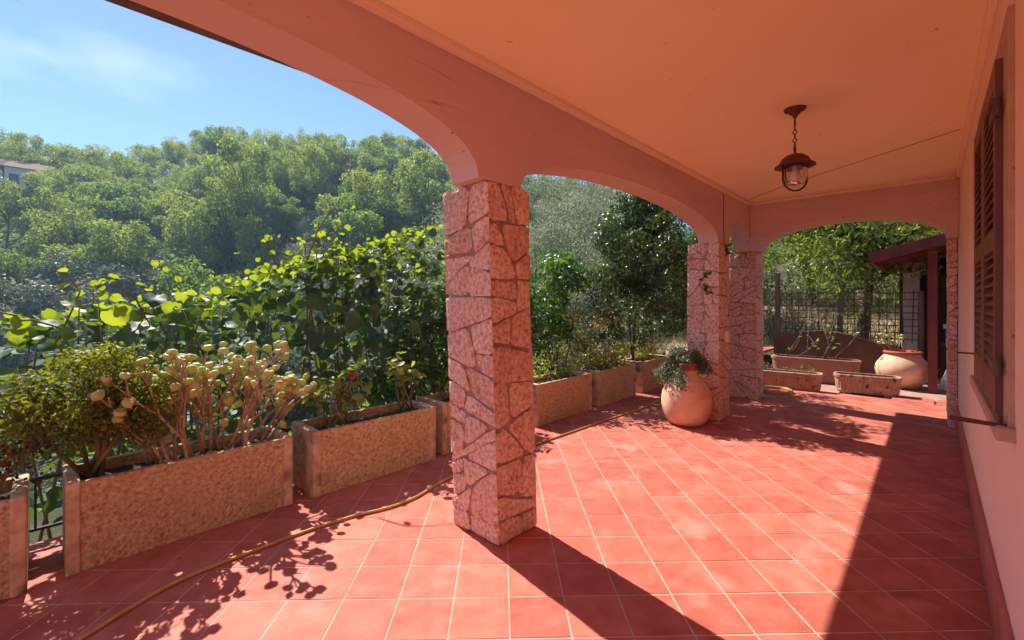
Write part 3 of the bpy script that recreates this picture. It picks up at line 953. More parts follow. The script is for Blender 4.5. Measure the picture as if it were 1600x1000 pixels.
# ------------------------------------------------------------------ plants in the planters
# branching succulent with rosettes at its tips
def rosette_mesh():
    m = MB()
    prof = [(.25, -.55), (.62, -.35), (.95, .05), (1.0, .35), (.8, .72), (.5, .86), (.42, .74), (.2, .66), (.001, .7)]
    m.lathe(prof, (0, 0, 0), 10, wob=lambda t, z: .10 * math.cos(5 * t + (2 if z > .3 else 0)))
    # collar of a few outer leaves
    for k in range(5):
        t = 2 * math.pi * k / 5 + .3
        c, s = math.cos(t), math.sin(t)
        q = [(.5, -.35, -.2), (.5, .35, -.2), (1.35, .0, .22)]
        m.add([(x * c - y * s, x * s + y * c, z) for x, y, z in q], [(0, 2, 1)])
    return m.mesh('rosette', M['rosette'], smooth=True)
ros_me = rosette_mesh()
random.seed(5)
aeo = thing('branching_succulent', 'branching succulent with bare pinkish stems and pale green rosette tips', 'succulent', (.80, 3.35, .41))
stem = MB()
tips = []
def grow(p, d, L, r, depth):
    n = 3
    pts = [p]; q = p.copy(); dd = d.copy()
    for i in range(n):
        dd = (dd + Vector((random.gauss(0, .10), random.gauss(0, .10), .13))).normalized()
        q = q + dd * (L / n)
        pts.append(q.copy())
    stem.tube(pts, [r, r * .93, r * .88, r * .84], 6)
    if depth == 0:
        tips.append((q, dd)); return
    if depth < 3 and random.random() < .45:
        o = Vector((random.gauss(0, 1), random.gauss(-.5, 1), .6)).normalized()
        e = pts[2] + o * random.uniform(.04, .09)
        stem.tube([pts[2], e], [r * .7, r * .6], 5)
        tips.append((e, o))
    k = random.choice((2, 3, 3))
    for j in range(k):
        az = random.uniform(0, 2 * math.pi)
        sp = random.uniform(.35, .75)
        ax = dd.orthogonal().normalized()
        o = Matrix.Rotation(az, 3, dd) @ ax
        nd = (dd + o * sp).normalized()
        grow(q, nd, L * random.uniform(.6, .95), r * .74, depth - 1)
for kk in range(24):
    a = .42 + .62 * kk / 23 + random.uniform(-.02, .02); b = random.uniform(3.24, 3.46)
    u = (a - .74) / .32
    d = Vector((u * .80 + random.gauss(0, .15), random.gauss(-.05, .30), 1.0)).normalized()
    hh = 1.06 - .16 * abs(u) ** 1.5
    grow(Vector((a, b, .40)), d, (hh - .42) * random.uniform(.33, .42), random.uniform(.0085, .0115), 2 if kk % 3 else 3)
stem.build('stem', M['aeo_stem'], aeo, True)
o0 = world_loc(aeo)
print('TIPS', len(tips))
random.shuffle(tips)
for (q, d) in tips[:260]:
    e = d.to_track_quat('Z', 'Y').to_euler()
    link('rosette', ros_me, aeo, None, q - o0, (e.x, e.y, random.uniform(0, 6)), random.choice((.022, .025, .028, .030, .033)))
# litter and a few small rosettes by the foot
for k in range(9):
    link('rosette', ros_me, aeo, None, Vector((random.uniform(.3, 1.0), random.uniform(3.22, 3.34), .425)) - o0, (random.uniform(-.5, .5), random.uniform(-.5, .5), 0), random.uniform(.013, .02))

def bush(name, label, cat, base, lumps, mat, tmpl, per, size, stems, jit=.6, up=.4, smat='bark', group=None, shell=.6, Y=None, r0=.012):
    t = thing(name, label, cat, base, 0, group)
    P, N = lump_cloud(lumps, per, shell, up)
    S = rng.uniform(size * .6, size * 1.25, len(P))
    yy = None
    if Y is not None:
        yy = np.tile(np.array(Y, float), (len(P), 1)) + rng.normal(0, .7, (len(P), 3))
    leaf_obj('foliage', M[mat], t, tmpl, P, N, S, yy, jit, 'stuff')
    m = MB()
    for k in range(stems):
        l = random.choice(lumps)
        b0 = Vector(base) + Vector((random.uniform(-.04, .04), random.uniform(-.04, .04), 0))
        e = Vector((l[0], l[1], l[2])) + Vector((random.gauss(0, l[3] * .3), random.gauss(0, l[3] * .3), random.gauss(0, l[3] * .3)))
        mid = b0.lerp(e, .5) + Vector((random.gauss(0, .05), random.gauss(0, .05), .05)) * (e - b0).length
        m.tube([b0, mid, e], [r0, r0 * .7, r0 * .3], 5)
    m.build('stem', M[smat], t, True)
    return t
random.seed(9)
lum = [(random.uniform(-.12, .44), random.uniform(3.2, 3.55), 0, random.uniform(.08, .14)) for _ in range(64)]
lum = [(a, b, .72 + (1 - ((a - .15) / .36) ** 2) * random.uniform(-.08, .38), r) for a, b, z, r in lum]
lum = [l for l in lum if not (l[0] > .34 and l[2] > .95)]
bush('small_bush', 'fine leaved yellow-green bush in the left of the long planter', 'bush', (.17, 3.38, .42), lum, 'bush', OVAL, 11000, .029, 9, smat='stem', r0=.014)
lum = [(random.uniform(-.75, -.05), random.uniform(3.2, 3.55), random.uniform(.5, .95), random.uniform(.08, .14)) for _ in range(22)]
bush('green_bush', 'dark green low bush in the planter at the left edge', 'bush', (-.4, 3.35, .42), lum, 'bush', OVAL, 9000, .026, 7, smat='stem')
lum = [(random.uniform(-.42, -.02), random.uniform(3.17, 3.4), random.uniform(.5, .78), random.uniform(.06, .10)) for _ in range(12)]
bush('red_leaved_shrub', 'dark red leaved shrub at the left edge below the bushes', 'shrub', (-.25, 3.3, .42), lum, 'redleaf', OVAL, 5200, .03, 5, smat='stem')

# geranium: stems, single leaves, a pink flower
def leaf_parts(root, me_list, P, N, S, Y=None, jit=.3, name='leaf'):
    off = world_loc(root)
    for i in range(len(P)):
        n = Vector(N[i]) + Vector((random.gauss(0, jit), random.gauss(0, jit), random.gauss(0, jit)))
        n.normalize()
        y = Vector(Y[i]) if Y is not None else Vector((random.gauss(0, 1), random.gauss(0, 1), random.gauss(0, 1)))
        y = (y - n * y.dot(n)).normalized()
        x = y.cross(n)
        mt = Matrix((x, y, n)).transposed()
        link(name, random.choice(me_list), root, None, Vector(P[i]) - off, mt.to_euler(), float(S[i]))
ger_me = [np_mesh('leaf', *T_round(9, .14, .12 + .1 * k), M['geranium'], smooth=True) if False else None for k in range(0)]
def tmpl_mesh(name, tmpl, mat, smooth=True):
    return np_mesh(name, tmpl[0], np.array(tmpl[1]), mat, smooth=smooth)
ger_me = [tmpl_mesh('leaf', T_round(10, .16, c), M['geranium']) for c in (.05, .18, .3)]
random.seed(12)
def geranium(label, base, spots, flower=None):
    g = thing('geranium', label, 'geranium', base)
    m = MB()
    for (a, b, z, r, n) in spots:
        b0 = Vector(base) + Vector((random.uniform(-.12, .12), random.uniform(-.05, .05), 0))
        e = Vector((a, b, z))
        m.tube([b0, b0.lerp(e, .5) + Vector((random.gauss(0, .02), random.gauss(0, .02), -.02)), e], [.008, .006, .004], 5)
        n = int(n * 1.5)
        P = np.array([(a, b, z)]) + rng.normal(0, r * 1.1, (n, 3)) * np.array((1, 1, .6))
        N = unit(np.concatenate([rng.normal(0, .5, (n, 2)), np.ones((n, 1))], 1))
        leaf_parts(g, ger_me, P, N, rng.uniform(.045, .078, n))
        for p in P[::2]: m.tube([e, p], [.002, .0015], 4)
    m.build('stem', M['stem'], g, True)
    if flower:
        fl_ = MB()
        fl_.tube([Vector(base) + Vector((.05, 0, 0)), Vector(flower) - Vector((0, 0, .02))], [.003, .002], 4); fl_.build('flower_stalk', M['stem'], g)
        P = np.array([flower]) + rng.normal(0, .012, (16, 3)); N = unit(rng.normal(0, 1, (16, 3)) + np.array((0, -.3, .5)))
        leaf_obj('flower', M['petal'], g, ROUND_S, P, N, rng.uniform(.018, .028, 16), None, .2)
geranium('yellow-green geranium with a single pink flower in the left of its planter', (1.52, 3.36, .41),
         [(1.36, 3.34, .70, .03, 6), (1.40, 3.36, .60, .03, 4), (1.50, 3.40, .72, .045, 9), (1.56, 3.33, .66, .04, 7), (1.62, 3.42, .74, .045, 9), (1.68, 3.38, .80, .04, 8),
          (1.73, 3.36, .87, .035, 7), (1.70, 3.3, .62, .04, 7), (1.56, 3.3, .56, .04, 5), (1.78, 3.4, .68, .04, 6)], (1.66, 3.33, .79))
geranium('taller geranium sprig in the right of its planter beside the nearest pillar', (2.16, 3.36, .41),
         [(2.05, 3.36, .82, .04, 8), (2.10, 3.34, .70, .03, 5), (2.16, 3.38, .76, .04, 8), (2.22, 3.33, .72, .045, 8), (2.28, 3.36, .66, .04, 6), (2.06, 3.32, .92, .03, 5)])
lum = [(random.uniform(1.42, 1.72), random.uniform(3.26, 3.46), random.uniform(.43, .53), random.uniform(.04, .07)) for _ in range(12)]
bush('trailing_weed', 'low pale green weeds in the soil around the geranium', 'weed', (1.55, 3.36, .40), lum, 'weed', LANCE, 6000, .03, 3, smat='stem', r0=.003)
lum = [(1.262 + random.uniform(-.008, .008), random.uniform(3.2, 3.34), random.uniform(.28, .43), random.uniform(.02, .032)) for _ in range(10)]
bush('trailing_weed', 'small pale weed hanging in the gap between the two front planters', 'weed', (1.25, 3.32, .40), lum, 'weed', LANCE, 14000, .016, 2, smat='stem', r0=.002)

# ------------------------------------------------------------------ kiwi vine: big round leaves, each its own
random.seed(31)
kiwi_me = [tmpl_mesh('leaf', T_round(14, .18, c, w_, q_), M['kiwi']) for c, w_, q_ in ((.05, .03, .1), (.2, .05, .3), (.38, .04, .5), (.12, .06, -.1))]
young_me = [tmpl_mesh('leaf', T_round(14, .15, c, w_, q_), M['kiwi_young']) for c, w_, q_ in ((.1, .03, .15), (.35, .05, .35), (.55, .03, .1))]
def vine_top(a):
    return float(np.interp(a, [-.6, 0, .6, 1.3, 1.86, 2.56, 3.36, 3.7], [1.15, 1.30, 1.42, 1.60, 1.93, 2.02, 2.36, 2.4]))
def vlim(b): return (b - 2.75) * 1.22
vine = thing('kiwi_vine', 'big kiwi vine with round dark glossy leaves and bright yellow-green shoots behind the planters', 'vine', (1.9, 4.1, -.7))
sub = MB()
shoots = []
for k in range(46):
    a = random.uniform(-.5, 3.3)
    b = random.uniform(4.0, 4.9)
    z1 = min(vine_top(a) + random.uniform(-.25, .12), vlim(b))
    p = Vector((a + random.uniform(-.3, .3), 4.1 + random.uniform(-.2, .2), -.6 if k % 3 else .4))
    mid = Vector(((a + p.x) / 2 + random.uniform(-.15, .15), b, z1 * .55))
    e = Vector((a, b, z1))
    sub.tube([p, mid, e], [.011, .007, .004], 5)
    # whippy tip shoots
    if k % 2 == 0:
        d = Vector((random.uniform(-.5, .4), random.uniform(-.3, .3), 1)).normalized()
        L = random.uniform(.12, .32)
        pts = [e + d * (L * i / 4) + Vector((-.10 * (i / 4) ** 2 * random.uniform(.2, 1.6), 0, -.05 * (i / 4) ** 3)) for i in range(5)]
        sub.tube(pts, [.004, .0035, .003, .0025, .0018], 5)
        shoots.append(pts)
for (a0, z0, pts) in (((.02), 1.1, [(.02, 3.95, 1.1), (.10, 3.95, 1.32), (.14, 3.95, 1.45), (.08, 3.95, 1.56), (.02, 3.95, 1.58)]),
                      ((.5), 1.1, [(.52, 4.0, 1.15), (.42, 4.0, 1.40), (.33, 4.0, 1.50), (.25, 4.0, 1.53), (.22, 4.0, 1.47), (.3, 4.0, 1.42)]),
                      ((.5), 1.1, [(.60, 4.0, 1.1), (.50, 4.02, 1.38), (.44, 4.0, 1.52), (.36, 4.0, 1.56)]),
                      ((0), 1.1, [(.1, 3.95, 1.2), (-.12, 3.95, 1.30), (-.3, 3.95, 1.36), (-.45, 3.95, 1.38)]),
                      ((2), 1.8, [(1.58, 4.0, 1.75), (1.66, 4.0, 2.0), (1.80, 4.05, 2.22), (1.93, 4.05, 2.32), (2.03, 4.05, 2.30)]),
                      ((2), 1.0, [(2.12, 3.8, 1.2), (2.22, 3.78, 1.4), (2.38, 3.8, 1.62)])):
    sub.tube(pts, [.0065 * (1 - .12 * i) for i in range(len(pts))], 5)
    shoots.append([Vector(p) for p in pts])
sub.build('stem', M['stem'], vine, True)
P = []; N = []; S = []; Yd = []; kind_ = []
def put(p, n, s, y, k):
    P.append(p); N.append(n); S.append(s); Yd.append(y); kind_.append(k)
for pts in shoots:
    for i in range(1, len(pts)):
        if random.random() < .75:
            p = pts[i] + Vector((random.uniform(-.04, .04), random.uniform(-.04, .04), random.uniform(-.03, .02)))
            put(p, (random.gauss(0, .45), random.gauss(.5, .5), .75), random.uniform(.045, .10) * (1 - .08 * i), (random.gauss(0, 1), random.gauss(0, .5), -.5), 1)
# the specific big leaves on the left
for (a, z, s, k, n) in ((.06, 1.40, .10, 1, (.1, -.7, .7)), (.26, 1.34, .15, 1, (.0, .9, .35)), (.33, 1.38, .095, 1, (.2, .9, .3)), (.52, 1.44, .14, 0, (.3, -.6, .7)), (.12, 1.21, .11, 1, (0, -.4, .9)),
                        (.5, 1.24, .17, 0, (0, -.35, .93)), (.36, 1.2, .17, 0, (-.5, -.5, .7)), (-.22, 1.31, .09, 1, (0, .7, .5)), (-.32, 1.33, .07, 1, (0, .7, .5)), (-.1, 1.3, .09, 1, (.2, .9, .3)), (-.12, 1.23, .09, 1, (0, .8, .5)),
                        (-.02, 1.34, .07, 1, (.2, .8, .4)), (.62, 1.38, .09, 1, (0, .9, .3)), (.66, 1.46, .07, 1, (.3, .8, .4))):
    put(Vector((a, 3.92, z)), n, s, (random.gauss(0, .6), 0, -1), k)
n_top = 95
for i in range(n_top):
    a = random.triangular(.3, 3.7, 2.3); b = random.uniform(4.0, 4.95)
    z = min(vine_top(a) - random.uniform(0, .2), vlim(b))
    put(Vector((a, b, z)), (random.gauss(0, .4), random.gauss(.45, .4), 1), random.uniform(.06, .13), (random.gauss(0, 1), random.gauss(0, 1), -.3), 1 if random.random() < .42 else 0)
while len(P) < 292:
    a = random.triangular(1.0, 3.1, 1.9); u = random.random()
    z = .55 + (vine_top(a) - .6) * u
    b = max(3.78, 2.80 + z / 1.22) + random.uniform(0, .2)
    put(Vector((a, b, z)), (random.gauss(0, .35), random.gauss(-.75, .3), random.uniform(.25, .9)), random.uniform(.09, .155), (random.gauss(0, .4), 0, -1), 0)
for k in (0, 1):
    idx = [i for i in range(len(P)) if kind_[i] == k]
    leaf_parts(vine, young_me if k else kiwi_me, [P[i] for i in idx], [N[i] for i in idx], [S[i] for i in idx], [Yd[i] for i in idx], .12)
k = 1500
A = rng.uniform(-.5, 3.6, k); B = rng.uniform(3.9, 5.1, k)
Z = np.minimum(np.array([vine_top(a) for a in A]), vlim(B)) - .06 - rng.random(k) ** 1.5 * 1.4
leaf_obj('inner_foliage', M['kiwi'], vine, ROUND_S, np.stack([A, B, Z], 1), unit(rng.normal(0, .5, (k, 3)) + np.array((0, -.1, .8))), rng.uniform(.07, .13, k), None, .2, 'stuff', True)
k = 420
A = -.3 + 3.9 * rng.random(k) ** .7; B = rng.uniform(4.1, 5.1, k)
Z = np.minimum(np.array([vine_top(a) for a in A]), vlim(B)) - rng.random(k) * .2 + .03
leaf_obj('shoot_foliage', M['kiwi_young'], vine, ROUND_S, np.stack([A, B, Z], 1), unit(rng.normal(0, .5, (k, 3)) + np.array((0, .4, .8))), rng.uniform(.03, .08, k), None, .2, 'stuff', True)

# ------------------------------------------------------------------ shrubs with long leaves, dry shrub, climbing ivy
random.seed(41)
def lance_shrub(label, base, lumps, per=420, size=.13):
    return bush('long_leaved_shrub', label, 'shrub', base, lumps, 'lance', LANCE, per * 4, size, 14, jit=.5, up=.5, group='long leaved shrubs behind the planters', shell=.7, Y=(0, -.35, -.45), r0=.014)
lum = [(random.uniform(2.25, 3.45), random.uniform(3.72, 4.15), random.uniform(.5, 1.45), random.uniform(.14, .24)) for _ in range(30)]
lum = [l for l in lum if l[2] < .62 + (l[0] - 2.0) * .95 and l[2] < vlim(l[1]) + .05]
lance_shrub('green long leaved shrub left of the nearest pillar, below the vine', (2.8, 3.9, -.6), lum)
lum = [(random.uniform(4.35, 5.7), random.uniform(3.75, 4.35), random.uniform(.75, 2.0), random.uniform(.16, .27)) for _ in range(40)]
lum = [l for l in lum if l[2] < 2.25 - .42 * abs(l[0] - 4.75)]
lance_shrub('glossy long leaved shrub rising right of the nearest pillar', (4.9, 4.0, -.6), lum)
lum = [(random.uniform(1.95, 2.6), random.uniform(3.5, 3.68), random.uniform(.35, .62), random.uniform(.05, .1)) for _ in range(10)]
lance_shrub('low long leaved sprigs just behind the geranium', (2.2, 3.6, -.2), lum, 700, .085)
lum = [(random.uniform(2.52, 2.95), random.uniform(3.3, 3.5), random.uniform(.5, .82), random.uniform(.06, .11)) for _ in range(14)]
bush('dry_shrub', 'dry brown shrub in the planter left of the nearest pillar', 'shrub', (2.7, 3.38, .4), lum, 'dryleaf', OVAL, 4200, .03, 8, smat='stem')
lum = [(random.uniform(4.9, 7.6), random.uniform(3.3, 4.6), random.uniform(.45, 1.25), random.uniform(.1, .22)) for _ in range(34)]
bush('dry_shrub', 'yellowish sunlit brush below the ivy behind the farther planters', 'shrub', (6.2, 3.9, -.5), lum, 'dryleaf', OVAL, 1900, .055, 16, smat='stem', r0=.008)
lum = [(random.uniform(3.75, 7.0), random.uniform(3.22, 3.55), random.uniform(.44, .72), random.uniform(.06, .13)) for _ in range(48)]
bush('green_undergrowth', 'low green plants filling the planters right of the nearest pillar', 'plant', (4.8, 3.36, .4), lum, 'geranium', OVAL, 2600, .045, 9, smat='stem', r0=.006)

ivy_l = []
for _ in range(90):
    a, b, c = rng.normal(0, 1, 3); n = math.sqrt(a * a + b * b + c * c); q = rng.random() ** .33
    ivy_l.append((6.55 + 1.5 * a / n * q, 3.25 + .50 * b / n * q, 2.2 + .95 * c / n * q, random.uniform(.14, .26)))
for _ in range(26):
    ivy_l.append((random.uniform(5.0, 5.75), random.uniform(2.25, 2.9), random.uniform(1.2, 2.45), random.uniform(.09, .16)))
for _ in range(22):
    ivy_l.append((random.uniform(5.7, 6.7), random.uniform(3.2, 3.6), random.uniform(.75, 1.5), random.uniform(.06, .13)))
for _ in range(40):
    ivy_l.append((random.uniform(6.4, 8.3), random.uniform(3.0, 3.6), random.uniform(.9, 1.9), random.uniform(.09, .2)))
ivy_l = [l for l in ivy_l if not (l[0] < 5.5 and l[2] < 1.3) and l[2] + l[3] < 3.25]
ivy = bush('climbing_ivy', 'dark glossy ivy climbing in a tall arching mass beside the urn pillar', 'ivy', (6.3, 3.4, .4), ivy_l, 'ivy', OVAL, 4600, .06, 4, jit=.5, up=.3, shell=.5, Y=(0, -.2, -.8), r0=.012)
spr = thing('ivy_sprig', 'few dark ivy leaves clinging to the face of the urn pillar', 'ivy', (5.28, 1.95, 1.9))
P = np.concatenate([np.array((5.262, 1.90, z)) + rng.normal(0, (.003, .035, .02), (6, 3)) for z in (1.68, 1.50, 1.53)] + [np.array((5.5, 1.752, 2.0)) + rng.normal(0, (.04, .004, .04), (8, 3))])
leaf_parts(spr, [tmpl_mesh('leaf', OVAL, M['ivy'])], P, unit(rng.normal(0, .4, (len(P), 3)) + np.array((-1, -.4, .3))), rng.uniform(.04, .07, len(P)))

# ------------------------------------------------------------------ urn with grey succulent
def urn(label, c, prof, rim_prof, smooth=True, rim=True):
    t = thing('terracotta_urn', label, 'urn', c)
    m = MB(); m.lathe(prof, c, 44, wob=lambda t, z: .008 * math.sin(2 * t + z * 5)); m.build('body', M['urn'], t, smooth)
    m = MB(); m.lathe(rim_prof, c, 44); m.build('rim', M['urn_rim'], t, smooth)
    m = MB(); rr = rim_prof[0][0] * .86; zz = rim_prof[-1][1] - .05
    m.lathe([(rr, zz), (rr * .5, zz + .012), (.001, zz + .016)], c, 24); m.build('soil', M['soil'], t)
    return t
u1 = (4.985, 2.02, 0)
urn('round bellied terracotta urn holding a grey succulent, against the second pillar', u1,
    [(.15, .002), (.185, .012), (.23, .065), (.258, .135), (.270, .21), (.270, .29), (.258, .36), (.232, .42), (.195, .475), (.155, .52), (.126, .56), (.112, .592), (.107, .61)],
    [(.107, .607), (.113, .614), (.104, .635), (.101, .66), (.112, .672), (.114, .682), (.104, .688), (0.083, .680), (.088, .62)])
lum = []
for k in range(46):
    t = random.uniform(R(55), R(200)); q = random.uniform(.05, .30)
    lum.append((u1[0] + q * math.cos(t), u1[1] + q * math.sin(t), .78 - .9 * max(0, q - .10) - random.uniform(0, .16) * (q > .12), random.uniform(.06, .095)))
for k in range(26):
    t = random.uniform(R(-75), R(-10)); q = random.uniform(.05, .25)
    lum.append((u1[0] + q * math.cos(t), u1[1] + q * math.sin(t), .78 - .7 * max(0, q - .10) - random.uniform(0, .12) * (q > .12), random.uniform(.045, .075)))
bush('grey_succulent', 'grey-green trailing succulent spilling over the rim of the round urn', 'succulent', (u1[0], u1[1], .64), lum, 'urnplant', LANCE, 9000, .05, 12, jit=.5, up=.4, smat='stem', r0=.006)

# ------------------------------------------------------------------ hose
random.seed(3)
hp = [(-.35, 2.30), (.10, 2.53), (.25, 2.615), (.42, 2.69), (.60, 2.715), (.80, 2.72), (1.07, 2.722), (1.25, 2.705), (1.38, 2.685), (1.53, 2.64), (1.64, 2.625), (1.80, 2.635), (1.98, 2.69), (2.14, 2.725), (2.5, 2.76), (3.25, 2.755),
      (3.8, 2.74), (4.35, 2.73), (4.9, 2.70), (5.34, 2.69), (5.7, 2.72), (6.1, 2.78)]
def smooth_path(pts, n=6):
    out = []
    for i in range(len(pts) - 1):
        p0 = Vector(pts[max(i - 1, 0)]); p1 = Vector(pts[i]); p2 = Vector(pts[i + 1]); p3 = Vector(pts[min(i + 2, len(pts) - 1)])
        for k in range(n):
            t = k / n
            out.append(0.5 * ((2 * p1) + (p2 - p0) * t + (2 * p0 - 5 * p1 + 4 * p2 - p3) * t * t + (3 * p1 - p0 - 3 * p2 + p3) * t ** 3))
    out.append(Vector(pts[-1]))
    return out
m = MB(); m.tube(smooth_path([(a, b, .0105) for a, b in hp]), .0095, 9)
ho = m.build('garden_hose', M['hose'], None, True); tag(ho, 'ochre garden hose lying along the tiles in front of the planters', 'hose')
cp = []
for k in range(60):
    t = 2 * math.pi * k / 24
    cp.append((7.62 + (.24 + .01 * math.sin(k)) * math.cos(t), 1.72 + (.2 + .008 * math.cos(k * 1.3)) * math.sin(t), .012 + .012 * (k / 24)))
m = MB(); m.tube(cp, .011, 7)
ho = m.build('coiled_hose', M['hose'], None, True); tag(ho, 'ochre hose coiled on the floor past the farthest pillar', 'hose')

k = 60
A = rng.uniform(-.3, 6.5, k); B = 3.12 - rng.random(k) ** 3 * 1.2
V, F = scatter(OVAL, np.stack([A, B, np.full(k, .004)], 1), unit(rng.normal(0, .25, (k, 3)) + np.array((0, 0, 1))), rng.uniform(.012, .03, k), None, .1)
ll = link('leaf_litter', np_mesh('leaf_litter', V, F, M['dryleaf']), None); tag(ll, 'tiny dry leaves scattered on the tiles by the planters', 'leaves', kind='stuff')
# ------------------------------------------------------------------ troughs, second urn and things past the end arch
def rounded_rect(w, d, r, n=5):
    pts = []
    for cx, cy, t0 in ((w - r, d - r, 0), (-w + r, d - r, 90), (-w + r, -d + r, 180), (w - r, -d + r, 270)):
        for k in range(n + 1):
            t = R(t0 + 90 * k / n)
            pts.append((cx + r * math.cos(t), cy + r * math.sin(t)))
    return pts
def trough(label, c, L, W, H, rz, mat, ribs=True, z0=0.0, feet=True, group='clay troughs past the end arch'):
    t = thing('clay_trough', label, 'trough', (c[0], c[1], z0), rz, group)
    def ring(w, d, r, z, rib=0.0, n=5, dense=True):
        base = rounded_rect(w / 2, d / 2, r, n)
        out = []
        m_ = len(base)
        for i in range(m_):
            p, q = base[i], base[(i + 1) % m_]
            l = math.hypot(q[0] - p[0], q[1] - p[1])
            k = max(1, int(round(l / .012))) if dense and l > .05 else 1
            for s in range(k):
                out.append((p[0] + (q[0] - p[0]) * s / k, p[1] + (q[1] - p[1]) * s / k, s))
        res = []
        for i, (x, y, s) in enumerate(out):
            f = 1 + (rib if (i // 2) % 2 else 0)
            res.append((x * (1 + (f - 1) * .25), y * f, z))
        return res
    h0 = .03 if feet else .002
    rb = -.08 if ribs else 0
    rings = [ring(L * .90, W * .80, W * .3, h0), ring(L * .93, W * .86, W * .3, h0 + .03, 0), ring(L * .935, W * .87, W * .3, h0 + .04, rb), ring(L * .975, W * .95, W * .3, H - .065, rb), ring(L * .98, W * .96, W * .3, H - .055, 0),
             ring(L, W, W * .32, H - .045), ring(L, W, W * .32, H - .008), ring(L * .985, W * .96, W * .3, H), ring(L * .93, W * .78, W * .26, H), ring(L * .92, W * .74, W * .25, H - .06)]
    n = min(len(r_) for r_ in rings)
    # resample all rings to the same count
    rs = []
    for r_ in rings:
        k = len(r_)
        rs.append([r_[int(i * k / n)] for i in range(n)])
    m = MB(); vs = [p for r_ in rs for p in r_]; fs = [tuple(range(n - 1, -1, -1))]
    for a in range(len(rs) - 1):
        for i in range(n):
            j = (i + 1) % n
            fs.append((a * n + i, a * n + j, (a + 1) * n + j, (a + 1) * n + i))
    m.add(vs, fs); m.build('body', M[mat], t, local=True)
    m = MB(); s_ = rs[-1]; m.add([(x, y, H - .05) for x, y, z in s_], [tuple(range(n))]); m.build('soil', M['soil'], t, local=True)
    if feet:
        for sx in (-1, 1):
            m = MB(); m.cbox(sx * L * .3 - .05, sx * L * .3 + .05, -W * .35, W * .35, .001, .031, .006); m.build('foot', M[mat], t, local=True)
    return t
trough('clay trough with fluted sides partly behind the farthest pillar', (8.10, 1.68), .95, .30, .30, R(-82), 'trough', z0=-.034)
trough('weathered fluted clay trough with dark stains in front of the big urn', (8.50, .72), .80, .30, .30, R(-80), 'trough', z0=-.034)
trough('larger plain reddish trough with bare climbing stems, behind the fluted ones', (9.25, 1.50), 1.30, .38, .42, R(-86), 'trough_plain', ribs=False, z0=-.034, feet=False)
lum = [(8.08 + random.uniform(-.07, .07), random.uniform(1.3, 2.05), random.uniform(.25, .36), random.uniform(.03, .06)) for _ in range(16)]
bush('trough_seedlings', 'sparse pale seedlings in the fluted trough by the farthest pillar', 'plant', (8.1, 1.68, .2), lum, 'weed', OVAL, 4500, .03, 8, smat='stem', r0=.003)
u2 = (9.62, .36, -.034)
urn('wide terracotta urn with a broad mouth under the red lean-to roof', u2,
    [(.17, .002), (.20, .01), (.275, .10), (.335, .2), (.355, .29), (.34, .37), (.30, .44), (.25, .50), (.225, .535), (.22, .555)],
    [(.22, .55), (.245, .556), (.25, .575), (.245, .592), (.225, .598), (.20, .59), (.195, .55)])
t = thing('potted_succulent', 'dry twiggy succulent growing from the wide urn under the lean-to', 'succulent', (u2[0], u2[1], .5))
m = MB(); ends = []
for k in range(9):
    b0 = Vector((u2[0] + random.uniform(-.06, .06), u2[1] + random.uniform(-.06, .06), .50))
    e = b0 + Vector((random.uniform(-.12, .08), random.uniform(-.05, .30), random.uniform(.16, .32)))
    m.tube([b0, b0.lerp(e, .5) + Vector((0, .03, -.02)), e], [.012, .01, .007], 6); ends.append(e)
m.build('stem', M['aeo_stem'], t, True)
for e in ends: link('rosette', ros_me, t, None, e - world_loc(t), (random.uniform(-.4, .4), random.uniform(-.4, .4), 0), random.uniform(.022, .035))
# bare climbing stems with a few leaves in the plain trough
t = thing('trellised_climber', 'thin nearly bare climbing stems in the plain reddish trough', 'climber', (9.25, 1.5, .3))
m = MB()
LP = []
for k in range(11):
    b0 = Vector((9.25 + random.uniform(-.1, .1), 1.5 + random.uniform(-.5, .5), .33))
    e = b0 + Vector((random.uniform(.0, .5), random.uniform(-.45, .45), random.uniform(.35, .95)))
    m.tube([b0, b0.lerp(e, .5) + Vector((random.gauss(0, .04), random.gauss(0, .04), 0)), e], [.009, .007, .004], 5)
    for q in range(5): LP.append(b0.lerp(e, random.uniform(.4, 1)) + Vector((random.gauss(0, .05), random.gauss(0, .05), random.gauss(0, .03))))
m.build('stem', M['greywood'], t, True)
P = np.array([tuple(p) for p in LP])
leaf_obj('foliage', M['peach'], t, OVAL, P, unit(rng.normal(0, .4, (len(P), 3)) + np.array((0, .3, .9))), rng.uniform(.05, .10, len(P)), None, .3, 'stuff')

sa_ = np.linspace(10.62, 19, 22); sb_ = np.linspace(-2, 7, 22)
SA, SB = np.meshgrid(sa_, sb_, indexing='ij')
SZ = ground_z(SA, SB) + .06 + rng.normal(0, .02, SA.shape)
SZ[:, :] = np.maximum(SZ, -.3 + .16 * (SA - 10.6))
sl = MB(); sl.v = list(zip(SA.ravel().tolist(), SB.ravel().tolist(), SZ.ravel().tolist()))
sl.f = [(i * 22 + j, (i + 1) * 22 + j, (i + 1) * 22 + j + 1, i * 22 + j + 1) for i in range(21) for j in range(21)]
M['drysoil'] = surf_mat('dry_slope_soil', [(0.3, (0.26, 0.19, 0.12)), (0.5, (0.42, 0.33, 0.22)), (0.75, (0.55, 0.45, 0.31))], scale=3, detail=8, rough=1.0, bump=1, bump_scale=9, bump_dist=0.06)
structure('slope', sl, M['drysoil'], True)
